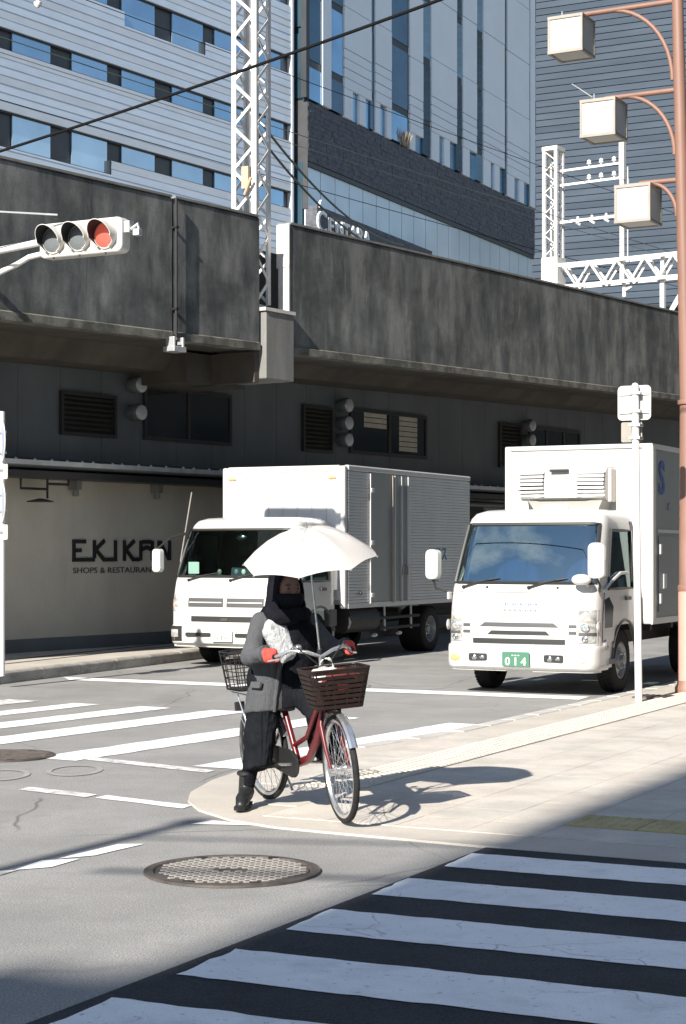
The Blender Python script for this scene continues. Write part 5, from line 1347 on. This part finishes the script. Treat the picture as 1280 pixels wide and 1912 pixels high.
def bwheel(name, loc, turn, hub_w):
    w = bpy.data.objects.new(name, None); C.objects.link(w); w.parent = bk; w.location = loc; w.rotation_euler = (0, 0, turn); w.empty_display_size = .1
    r = .308
    m = MB(); m.tube([(r*math.cos(a*math.pi/24), 0, r*math.sin(a*math.pi/24)) for a in range(48)], .0195, 10, closed=True); m.build('tyre', m_rubber, w, smooth=True)
    m = MB(); prof = []
    rings_ = []
    for a in range(48):
        c_, s_ = math.cos(a*math.pi/24), math.sin(a*math.pi/24)
        rings_.append([(q*c_, y, q*s_) for q, y in ((.297,-.015),(.297,.015),(.278,.013),(.272,0),(.278,-.013))])
    m.loft(rings_ + [rings_[0]], caps=False); m.build('rim', m_silver, w, smooth=True)
    m = MB()
    for k in range(32):
        a = 2*math.pi*k/32; b_ = a + (.55 if k % 4 < 2 else -.55); s_ = 1 if k % 2 else -1
        m.tube([(.02*math.cos(b_), s_*hub_w, .02*math.sin(b_)), (.278*math.cos(a), 0, .278*math.sin(a))], .0017, 4, cap=False)
    stuff(m.build('spokes', m_silver, w))
    m = MB(); m.lathe([(.008,-.07),(.008,-hub_w-.01),(.024,-hub_w),(.018,-hub_w+.008),(.018,hub_w-.008),(.024,hub_w),(.008,hub_w+.01),(.008,.07)], 14, 'y'); m.build('hub', m_silver, w, smooth=True)
    return w
fw = bwheel('front_wheel', st(FA), STEER, .03); rw = bwheel('rear_wheel', RA, 0, .035)
def fender(c, a0, a1, mp_):
    rings_ = []
    for q in range(19):
        a = R(a0 + (a1-a0)*q/18); rr = .345
        rings_.append([mp_((c[0]+(rr+dr)*math.cos(a), y, c[2]+(rr+dr)*math.sin(a))) for y, dr in ((-.026,-.010),(-.014,.002),(.014,.002),(.026,-.010),(.014,-.002),(-.014,-.002))])
    m = MB(); m.loft(rings_); return m
fender(FA, 28, 150, st).build('front_mudguard', m_silver, bk, smooth=True)
fender(RA, 20, 200, lambda p: p).build('rear_mudguard', m_silver, bk, smooth=True)
m = MB()
for s_ in (-1,1): m.tube([(-.56,s_*.062,.33),(-.84,s_*.03,.53)], .003, 5); m.tube([st((.56,s_*.062,.33)), st((.34,s_*.03,.56))], .003, 5)
m.build('mudguard_stay', m_silver, bk)
# seat
m = MB(); m.tube([(-.25,0,.64),(-.275,0,.76)], .013, 10); m.build('seat_post', m_silver, bk, smooth=True)
m = MB(); m.loft([[(x, w*math.cos(a*math.pi/6), .78 + hh + .028*math.sin(a*math.pi/6)) for a in range(12)] for x, w, hh in ((-.42,.06,.02),(-.39,.095,.02),(-.33,.09,.015),(-.25,.055,.01),(-.17,.03,.01),(-.13,.016,.005))]); m.build('saddle', m_black, bk, smooth=True)
# cranks, pedals, chain
m = MB(); m.lathe([(.02,-.06),(.02,.06)], 14, 'y', at=BB); m.tube([(-.08,-.065,.29),(-.245,-.075,.275)], .010, 8); m.tube([(-.08,.065,.29),(.085,.075,.305)], .010, 8); m.build('crank', m_silver, bk, smooth=True)
for (x, y, z) in ((-.245,-.125,.275),(.085,.125,.305)):
    m = MB()
    for d in (-.03,.03): m.box(x+d-.012, x+d+.012, y-.045, y+.045, z-.012, z+.012)
    m.box(x-.04,x+.04,y-.006,y+.006,z-.009,z+.009); m.build('pedal', m_black, bk, bevel=.003)
m = MB(); m.lathe([(.085,-.045),(.085,-.04)], 28, 'y', at=BB); m.build('chainring', m_blackmetal, bk)
m = MB(); m.prism([(-.60,.29),(-.56,.40),(-.08,.385),(.02,.33),(.01,.24),(-.08,.205),(-.54,.275)], 'y', -.060, -.046); m.build('chain_case', m_black, bk, bevel=.01)
m = MB(); m.tube([(-.56,.08,.33),(-.50,.10,.18),(-.44,.12,.06)], .010, 8); m.build('kick_stand', m_silver, bk, smooth=True)
# handlebar
GR, GL = st((.10,-.262,.985)), st((.10,.262,.985))
bar = [(.10,-.262,.985),(.17,-.235,1.0),(.255,-.17,1.035),(.30,-.08,1.02),(.315,0,.985),(.30,.08,1.02),(.255,.17,1.035),(.17,.235,1.0),(.10,.262,.985)]
m = MB(); m.tube([st(p) for p in bar], .0115, 10); m.tube([st((.30,0,.90)), st((.315,0,.99))], .014, 10); m.build('handlebar', m_silver, bk, smooth=True)
for s_ in (-1,1):
    m = MB(); m.tube([st((.05,s_*.272,.985)), st((.155,s_*.242,.995))], .0165, 10); m.build('grip', m_black, bk, smooth=True)
    m = MB(); m.tube([st((.20,s_*.21,1.0)), st((.215,s_*.235,.985)), st((.13,s_*.285,.972))], .006, 6); m.build('brake_lever', m_silver, bk, smooth=True)
    m = MB(); m.tube([st((.21,s_*.19,1.01)), st((.30,s_*.16,1.07)), st((.36,s_*.04,.95)), st((.35,0,.80))], .004, 6); m.build('brake_cable', m_black, bk)
m = MB(); m.ball(st((.24,-.12,1.05)), .025, 10, 8, (1,1,.7)); m.build('bell', m_silver, bk, smooth=True)
m = MB(); c = st((.46,.055,.60)); m.lathe([(.016,-.03),(.032,.0),(.034,.04)], 14, 'x', at=c); m.build('front_light', m_silver, bk, smooth=True)
m = MB(); m.lathe([(.033,.041),(.02,.048),(.001,.05)], 14, 'x', at=c, caps=False); m.build('light_lens', m_headl, bk)
# woven front basket: bands, uprights, rim, floor
def bask(xc, z0, z1, lx0, lx1, ly0, ly1, bands, mp_, name, mat, th, wire=False):
    root = bpy.data.objects.new(name, None); C.objects.link(root); root.parent = bk; root.empty_display_size = .1
    def rect(z):
        v = (z-z0)/(z1-z0); a = lx0 + (lx1-lx0)*v; b_ = ly0 + (ly1-ly0)*v
        return [mp_((xc+x, y, z)) for x, y in rrect(-a/2, a/2, -b_/2, b_/2, .035, 3)]
    for k in range(bands):
        z = z0 + (z1-z0)*(k+.5)/bands
        if wire:
            m = MB(); m.tube(rect(z), th, 5, closed=True); m.build('band', mat, root)
        else:
            hh = (z1-z0)/bands*.36; off = .003*(1 if k % 2 else -1)
            lo_, hi_ = rect(z-hh), rect(z+hh); n = len(lo_); cen = mp_((xc, 0, z))
            def push(P_, d):
                o_ = []
                for p in P_: q = Vector(p); v = Vector((q.x-cen.x, q.y-cen.y, 0)).normalized(); o_.append(q + v*d)
                return o_
            A0, A1, B0, B1 = push(lo_, th), push(hi_, th), push(lo_, 0), push(hi_, 0)
            m = MB(); m.add(A0 + A1 + B1 + B0, [(i, (i+1) % n, n+(i+1) % n, n+i) for i in range(n)] + [(n+i, n+(i+1) % n, 2*n+(i+1) % n, 2*n+i) for i in range(n)] + [(2*n+i, 2*n+(i+1) % n, 3*n+(i+1) % n, 3*n+i) for i in range(n)] + [(3*n+i, 3*n+(i+1) % n, (i+1) % n, i) for i in range(n)])
            m.build('band', mat, root)
    lo_, hi_ = rect(z0), rect(z1); n = len(lo_)
    up = MB()
    for i in range(n):
        up.tube([lo_[i], hi_[i]], th*.9 if wire else .0045, 5)
        for f in (.33, .66):
            j = (i+1) % n
            if (Vector(lo_[i])-Vector(lo_[j])).length > .06: up.tube([Vector(lo_[i]).lerp(Vector(lo_[j]), f), Vector(hi_[i]).lerp(Vector(hi_[j]), f)], th*.9 if wire else .0045, 5)
    stuff(up.build('uprights', mat, root))
    m = MB(); m.tube(hi_, .008 if not wire else .006, 6, closed=True); m.build('rim', mat, root, smooth=True)
    m = MB(); m.add(lo_, [tuple(range(n))]); m.add([Vector(p)+Vector((0,0,.008)) for p in lo_], [tuple(range(n))]); m.build('floor', mat, root)
    return root
bask(.555, .70, .935, .22, .28, .28, .38, 8, st, 'front_basket', m_basket, .006)
bask(-.725, .72, .975, .25, .29, .24, .30, 5, lambda p: Vector(p), 'rear_basket', m_black, .0035, True)
m = MB()
for s_ in (-1,1): m.tube([(-.30,s_*.06,.68),(-.90,s_*.06,.695)], .006, 6); m.tube([(-.80,s_*.06,.695),(-.58,s_*.065,.34)], .005, 6)
m.build('rear_rack', m_silver, bk)
m = MB(); m.box(-.915,-.895,-.035,.035,.56,.62); m.build('rear_reflector', m_blackmetal, bk, bevel=.005)
m = MB(); m.tube([st((.42,-.05,.69)), st((.50,-.06,.72))], .006, 6); m.tube([st((.42,.05,.69)), st((.50,.06,.72))], .006, 6); m.build('basket_bracket', m_silver, bk)

UP = Matrix.Translation((BX, BY, 0)) @ Matrix.Rotation(BR, 4, 'Z')
# things lying in the basket
c = lean(st((.555,.03,.83)))
m = MB(); m.ball((0,0,0), .10, 14, 10, (1.0,1.35,1.05))
o = tag(m.build('bag', M('red_cloth', (.13,.015,.015), .8, var=.3, vscale=20), None, smooth=True), 'dark red cloth bag inside the front basket', 'bag'); o.location = UP @ c; o.rotation_euler = (LEAN, 0, BR)
d = o.modifiers.new('crumple', 'DISPLACE'); tx = bpy.data.textures.new('crumple', 'CLOUDS'); tx.noise_scale = .06; d.texture = tx; d.strength = .03
c = lean(st((.53,-.04,.875)))
m = MB(); m.ball((0,0,0), .075, 24, 16, (1.0,1.5,.95)); hp = [(0,.05*math.cos(a*math.pi/10), .05 + .07*math.sin(a*math.pi/10)) for a in range(11)]; m.tube(hp, .0025, 6)
o = tag(m.build('plastic_bag', M('thin_white_plastic', (.5,.49,.46), .35), None, smooth=True), 'thin white plastic bag in the front basket', 'bag'); o.location = UP @ c; o.rotation_euler = (0, 0, BR)
d = o.modifiers.new('crumple', 'DISPLACE'); d.texture = tx; d.strength = .06

# the cyclist ----------------------------------------------------------------
GRp, GLp = lean(GR), lean(GL)
pel = Vector((-.28,-.07,.86)); che = Vector((-.19,-.08,1.13)); nek = Vector((-.165,-.085,1.265)); hd = Vector((-.125,-.085,1.405))
shR, shL = Vector((-.18,-.235,1.205)), Vector((-.175,.08,1.205))
elR, elL = Vector((-.17,-.325,.99)), Vector((-.07,.215,1.03))
hR, hL = Vector((GRp.x-.035, GRp.y-.0, GRp.z+.028)), Vector((GLp.x-.035, GLp.y+.0, GLp.z+.028))
hipR, hipL = Vector((-.29,-.15,.83)), Vector((-.26,.02,.83))
knR, knL = Vector((-.29,-.22,.46)), Vector((.10,.06,.66))
anR, anL = Vector((-.375,-.25,.12)), Vector((.02,.115,.40))
m = MB()
m.capsule(pel, che, .13, .125); m.capsule(shR, shL, .045, .045); m.capsule(che, nek, .10, .06); m.capsule(nek, hd, .052, .055)
m.ball(hd, .098, 18, 14, (1.0,.84,1.18)); m.ball(hd + Vector((.095,0,-.018)), .016, 8, 6, (1,.8,1.2)); m.ball(hd + Vector((.06,0,-.075)), .045, 10, 8, (1,.9,.8))
for s_ in (-1,1): m.ball(hd + Vector((0,s_*.083,-.005)), .022, 8, 6, (.9,.5,1.4)); m.ball(hd + Vector((.078,s_*.034,.012)), .016, 8, 6)
for sh, el, h_ in ((shR, elR, hR), (shL, elL, hL)): m.capsule(sh, el, .042, .038); m.capsule(el, h_, .04, .028)
for hp_, kn, an, ft in ((hipR, knR, anR, Vector((-.28,-.32,.06))), (hipL, knL, anL, Vector((.16,.12,.37)))): m.capsule(hp_, kn, .085, .058); m.capsule(kn, an, .055, .038); m.capsule(an, ft, .038, .03)
person = tag(m.build('person', M('skin_tan', (.13,.07,.05), .6), None, remesh=.009, soft=3), 'cyclist in grey coat and red gloves under a white parasol', 'person')
person.matrix_world = UP
f = MB()
for s_ in (-1,1): f.ball(hd + Vector((.090,s_*.034,.014)), .009, 8, 6, (.5,1,.7)); f.bar(hd + Vector((.088,s_*.02,.036)), hd + Vector((.080,s_*.052,.036)), .008, .006)
f.build('eyes', m_hair, person)
def clouds(o, strength, scale, mid=.5):
    d = o.modifiers.new('folds', 'DISPLACE'); t_ = bpy.data.textures.new('folds', 'CLOUDS'); t_.noise_scale = scale; d.texture = t_; d.strength = strength; d.mid_level = mid
m_coat = M('grey_wool', (.075,.078,.085), .95, spec=.1, var=.08, vscale=6, fine=.22, fscale=200, bump=.4, bscale=200)
m_shawl = M('pale_grey_knit', (.36,.375,.39), .95, var=.06, vscale=10, fine=.2, fscale=120, bump=.5, bscale=120)
m_dkcloth = M('black_cloth', (.008,.0085,.012), .95, spec=.08, var=.25, vscale=12)
m_trous = M('charcoal_trousers', (.010,.011,.014), .95, spec=.08, var=.25, vscale=10, fine=.2, fscale=140)
folds(m_coat, (16,16,5), .7, .03); folds(m_shawl, (22,22,12), .8, .03)
m_glove = M('red_glove', (.50,.055,.04), .75, var=.2, vscale=30)
folds(m_trous, (20,20,3), .9, .04); folds(m_dkcloth, (18,18,8), .6, .02)
m_boot = M('black_boot', (.014,.014,.015), .45)
def ell(c, rx, ry, n=28, tw=0.0): return [(c[0]+rx*math.cos(2*math.pi*k/n), c[1]+ry*math.sin(2*math.pi*k/n), c[2]+tw*math.cos(2*math.pi*k/n)) for k in range(n)]
m = MB()
m.loft([ell((-.285,-.125,.625), .140, .170, tw=.02), ell((-.28,-.115,.74), .138, .165), ell((-.265,-.105,.86), .132, .160), ell((-.235,-.09,1.0), .122, .155), ell((-.20,-.08,1.10), .118, .165), ell((-.182,-.08,1.18), .108, .178), ell((-.172,-.082,1.235), .09, .135), ell((-.168,-.085,1.28), .075, .085), ell((-.165,-.085,1.31), .07, .075)])
for sh, el, h_ in ((shR, elR, hR), (shL, elL, hL)):
    m.capsule(sh, sh.lerp(el,.5), .070, .064); m.capsule(sh.lerp(el,.5), el, .064, .060); e2 = el.lerp(h_, .80); m.capsule(el, e2, .060, .050)
coat = m.build('coat', m_coat, person, remesh=.011, soft=4); clouds(coat, .022, .12)
# open front: dark lining and inner layer
m = MB(); m.loft([ell((-.175,-.01,.66), .085, .105, 20), ell((-.15,-.005,.90), .085, .115, 20), ell((-.12,-.0,1.06), .078, .13, 20), ell((-.105,-.01,1.16), .068, .125, 20), ell((-.12,-.075,1.26), .06, .08, 20)]); o = m.build('inner_jacket', m_dkcloth, person, remesh=.011, soft=3); clouds(o, .02, .06)
m = MB(); m.tube([hd + Vector((-.02 + .115*math.cos(a), .108*math.sin(a), -.155 + .012*math.sin(3*a))) for a in [k*math.pi/10 for k in range(20)]], [.05 + .008*math.sin(5*k) for k in range(20)], 10, closed=True); o = m.build('scarf', m_dkcloth, person, remesh=.01, soft=2); clouds(o, .02, .05)
# pale shawl over the right shoulder and chest, lightened for the sunlit highlight
m = MB(); rows_ = []
for k in range(13):
    v = k/12
    c0 = Vector((-.27,-.17,1.26)).lerp(Vector((-.09,-.12,1.25)), min(1, v*2.0)) if v < .5 else Vector((-.09,-.12,1.25)).lerp(Vector((-.035,-.06,1.00)), (v-.5)*2)
    c1 = Vector((-.24,-.27,1.20)).lerp(Vector((-.10,-.265,1.14)), min(1, v*2.0)) if v < .5 else Vector((-.10,-.265,1.14)).lerp(Vector((-.05,-.15,.95)), (v-.5)*2)
    mid = (c0+c1)/2 + Vector((.02,-.0,.035)); rows_.append([c0, c0.lerp(mid,.5)+Vector((.01,0,.012)), mid, mid.lerp(c1,.5)+Vector((.015,-.01,.01)), c1, c1+Vector((-.03,.01,-.02)), mid-Vector((.04,-.01,.05)), c0-Vector((.03,0,.03))])
m.loft(rows_); o = m.build('shawl', m_shawl, person, remesh=.010, soft=3); clouds(o, .02, .07)
# trousers: wide cropped right leg on the ground side, left leg bent to the pedal
m = MB()
m.capsule(hipR, hipL, .13, .13)
m.loft([ell((-.285,-.14,.86), .13, .12), ell((-.285,-.165,.70), .13, .11), ell((-.29,-.185,.55), .125, .098), ell((-.295,-.20,.40), .128, .088), ell((-.295,-.212,.265), .135, .082, tw=.04)])
for a, b_, r0, r1 in ((hipL, knL, .125, .105), (knL, Vector((.04,.105,.45)), .105, .115)): m.capsule(a, b_, r0, r1)
tro = m.build('trousers', m_trous, person, remesh=.011, soft=3); clouds(tro, .03, .10)
m = MB(); m.capsule(knR, anR, .06, .046); m.build('sock', m_dkcloth, person, smooth=True)
m = MB(); m.capsule(knL.lerp(anL,.4), anL, .06, .046); m.build('sock', m_dkcloth, person, smooth=True)
for s_, an, kn, ft in ((-1, anR, knR, Vector((-.275,-.325,.07))), (1, anL, knL, Vector((.15,.125,.375)))):
    m = MB(); base = Z0 if s_ < 0 else .325
    m.capsule(an + Vector((.01,0,.10)), an + Vector((-.005,0,-.02)), .050, .050); m.capsule(an + Vector((-.03,0,-.045)), ft + Vector((0,0,-.005)), .044, .044); m.capsule(ft, ft + (ft-an).normalized()*.045, .044, .036); m.capsule(an + Vector((.02,0,.0)), ft + Vector((-.02,0,.015)), .046, .036)
    o = m.build('boot', m_boot, person, remesh=.008, soft=2)
    d_ = (Vector((ft.x-an.x, ft.y-an.y, 0))).normalized(); n_ = Vector((-d_.y, d_.x, 0)); cc = Vector((an.x, an.y, base))
    pts = [cc - d_*.06 + n_*.03, cc - d_*.06 - n_*.03, cc + d_*.10 - n_*.045, cc + d_*.22 - n_*.035, cc + d_*.25, cc + d_*.22 + n_*.035, cc + d_*.10 + n_*.045]
    m = MB(); m.add([tuple(p) for p in pts] + [tuple(p + Vector((0,0,.022))) for p in pts], [tuple(range(7))[::-1], tuple(range(7,14))] + [(i,(i+1) % 7,7+(i+1) % 7,7+i) for i in range(7)]); m.build('boot_sole', m_rubber, o)
    m = MB(); m.tube([an + Vector(((.01+.050*math.cos(k*math.pi/8)), .050*math.sin(k*math.pi/8), .115)) for k in range(16)], .016, 8, closed=True); m.build('boot_cuff', m_boot, o, smooth=True)
# cuffs, lapel edge and pocket flap of the coat
for el, h_ in ((elR, hR), (elL, hL)):
    c_ = el.lerp(h_, .84); ax = (h_-el).normalized(); u_ = ax.orthogonal().normalized(); w_ = ax.cross(u_)
    m = MB(); m.tube([c_ + (u_*math.cos(k*math.pi/8) + w_*math.sin(k*math.pi/8))*.046 for k in range(16)], .011, 6, closed=True); m.build('cuff', m_coat, person, smooth=True)
m = MB(); m.tube([(-.105,-.135,1.17),(-.085,-.135,1.08),(-.095,-.135,.98),(-.125,-.145,.86),(-.145,-.155,.74),(-.150,-.16,.64)], [.012,.014,.015,.015,.014,.012], 8); m.build('coat_edge', m_coat, person, smooth=True)
m = MB(); m.add([(-.23,-.288,.83),(-.165,-.252,.83),(-.165,-.262,.79),(-.23,-.298,.79),(-.23,-.27,.83),(-.165,-.235,.83),(-.165,-.245,.79),(-.23,-.28,.79)], [(0,1,2,3),(4,5,6,7),(0,1,5,4),(1,2,6,5),(2,3,7,6),(3,0,4,7)]); m.build('pocket_flap', m_coat, person, bevel=.004)
# gloves closed round the grips
for s_, G0 in ((-1, GRp), (1, GLp)):
    a0, a1 = lean(st((.05,s_*.272,.985))), lean(st((.155,s_*.242,.995))); ax = (a1-a0).normalized(); side = Vector((0,0,1)); fwd = ax.cross(side).normalized()
    out = Vector((0, s_, 0)); out = (out - ax*out.dot(ax)).normalized(); upv = Vector((0,0,1)); upv = (upv - ax*upv.dot(ax)).normalized()
    h_ = hR if s_ < 0 else hL; el = elR if s_ < 0 else elL
    mid = (a0+a1)/2; m = MB()
    m.capsule(mid - ax*.030 + upv*.030, mid + ax*.034 + upv*.032, .027, .025); m.capsule(mid + upv*.030 + out*.0, h_ + (el-h_).normalized()*.03, .030, .033)
    m.capsule(h_ + (el-h_).normalized()*.02, h_ + (el-h_).normalized()*.085, .040, .046)
    for k in range(4):
        c_ = mid + ax*(.040 - .026*k); ln = (1.0,1.08,1.0,.82)[k]; pts = []
        for q in range(6):
            a = R(75 - 215*ln*q/5); pts.append(c_ + (upv*math.sin(a) + out*math.cos(a))*.027)
        m.tube(pts, [.0115,.0115,.011,.0105,.010,.008], 8)
    tpts = [mid + ax*.035 + upv*.022 - out*.012, mid + ax*.048 + upv*.0 - out*.027, mid + ax*.055 - upv*.018 - out*.022, mid + ax*.056 - upv*.027 - out*.006]
    m.tube(tpts, [.014,.013,.012,.009], 8)
    m.build('glove', m_glove, person, remesh=.0042, soft=2)
# hood with an open front, mask
def arc(c, rx, ry, a0, n=22): return [(c[0]+rx*math.cos(R(a0 + (360-2*a0)*k/n)), c[1]+ry*math.sin(R(a0 + (360-2*a0)*k/n)), c[2]) for k in range(n+1)]
m = MB(); rows_ = []
for dz, rx, ry, a0, dx in ((-.175,.125,.14,30,.0),(-.12,.122,.136,40,.0),(-.05,.116,.124,48,.0),(.02,.112,.116,48,.0),(.075,.106,.106,40,.0),(.115,.092,.090,22,.0),(.145,.06,.06,8,.0),(.158,.012,.012,5,.0)):
    c_ = hd + Vector((-.022+dx,0,dz)); o_ = arc(c_, rx, ry, a0); i_ = arc(c_, max(.004,rx-.02), max(.004,ry-.02), a0+3); rows_.append(o_ + i_[::-1])
m.loft(rows_); o = m.build('hood', m_dkcloth, person, remesh=.007, soft=2); clouds(o, .014, .05)
m = MB(); m.loft([[hd + Vector((r_*math.cos(R(a))*1.04+.006, r_*math.sin(R(a))*.88, z)) for a in range(-80, 81, 10)] + [hd + Vector(((r_-.014)*math.cos(R(a)), (r_-.014)*math.sin(R(a))*.88, z)) for a in range(80, -81, -10)] for r_, z in ((.080,-.125),(.104,-.085),(.118,-.05),(.116,-.028),(.106,-.018))]); m.build('face_mask', m_dkcloth, person, smooth=True)
person.modifiers

# parasol clamped to the handlebar
m_par = bpy.data.materials.new('parasol_cloth'); m_par.use_nodes = True; nt = m_par.node_tree; pb = nt.nodes['Principled BSDF']; pb.inputs['Base Color'].default_value = (.50,.48,.46,1); pb.inputs['Roughness'].default_value = .8
tl_ = nt.nodes.new('ShaderNodeBsdfTranslucent'); tl_.inputs[0].default_value = (.6,.56,.54,1); ms = nt.nodes.new('ShaderNodeMixShader'); ms.inputs[0].default_value = .18
nt.links.new(pb.outputs[0], ms.inputs[1]); nt.links.new(tl_.outputs[0], ms.inputs[2]); nt.links.new(ms.outputs[0], nt.nodes['Material Output'].inputs[0])
ub = Vector((-.135, 11.02, .965)); ua = Vector((-.10,-.235,.96)).normalized()
par = thing('parasol', 'open white parasol fixed upright to the bicycle handlebar', 'parasol', ub)
par.rotation_mode = 'QUATERNION'; par.rotation_quaternion = ua.to_track_quat('Z', 'Y')
RAD, HT, RIM = .412, .205, .655
m = MB(); NG, NS = 8, 6
grid_ = []
for j in range(11):
    v = j/10; row = []
    for i in range(NG*NS):
        a = 2*math.pi*i/(NG*NS) + .25; ph = (i % NS)/NS; sag = math.sin(ph*math.pi)
        rr = RAD*v*(1 - .055*sag*v*v); zc = RIM + HT*(1 - v**2.1) - .018*sag*v*(1-v)*3.2 + .016*sag*v**6 + .003*noise.noise(Vector((i*.35, j*.5, 1)))
        row.append((rr*math.cos(a), rr*math.sin(a), zc))
    grid_.append(row)
m.loft(grid_[1:], caps=False); n = NG*NS; m.add(grid_[1], [tuple(range(n))])
m.build('canopy', m_par, par, smooth=True)
for k in range(8):
    a = 2*math.pi*k/8 + .25; m = MB(); m.tube([(RAD*v*math.cos(a), RAD*v*math.sin(a), RIM + HT*(1-v**2.1) - .007) for v in (.05,.3,.55,.8,1.0)], .0025, 5); rb = m.build('rib', m_silver, par)
    m = MB(); m.tube([(.012*math.cos(a), .012*math.sin(a), RIM-.05), (RAD*.5*math.cos(a), RAD*.5*math.sin(a), RIM + HT*(1-.5**2.1)-.01)], .002, 5); m.build('stretcher', m_silver, rb)
    m = MB(); m.tube([(RAD*v*math.cos(a), RAD*v*math.sin(a), RIM + HT*(1-v**2.1) + .001) for v in (.04,.2,.4,.6,.8,.99)], .0022, 4); m.build('seam', m_par, rb)
    m = MB(); m.ball((RAD*1.003*math.cos(a), RAD*1.003*math.sin(a), RIM-.004), .006, 8, 6); m.build('rib_tip', m_silver, rb)
m = MB(); m.tube([(0,0,-.02),(0,0,RIM+HT)], .0065, 10); m.build('shaft', m_silver, par, smooth=True)
m = MB(); m.tube([(0,0,RIM+HT),(0,0,RIM+HT+.035)], [.007,.003], 8); m.build('ferrule', m_silver, par, smooth=True)
m = MB(); m.tube([(0,0,-.06),(0,0,.09)], .016, 10); m.box(-.025,.025,-.02,.02,-.05,-.02); m.build('clamp', m_blackmetal, par, smooth=True)

# block across the side street, out of view to the right
rb_ = thing('street_block', 'dark office block lining the right side of the street out of view', 'building', (9.6, 14.0, 0), R(62))
m = MB(); m.box(0, 60, -16, 0, 0, 30); m.build('wall', M('dark_block_wall', (.16,.16,.16), .8, var=.1, vscale=.3), rb_)
for k in range(7):
    for j in range(14):
        m = MB(); m.box(1+j*4, 3.6+j*4, .0, .04, 3.5+k*3.7, 5.6+k*3.7); m.build('window', m_glass_dk, rb_)
m = MB(); m.box(-.2, 60.2, -16.2, .3, 30.002, 30.5); m.build('roof', m_backbld, rb_)
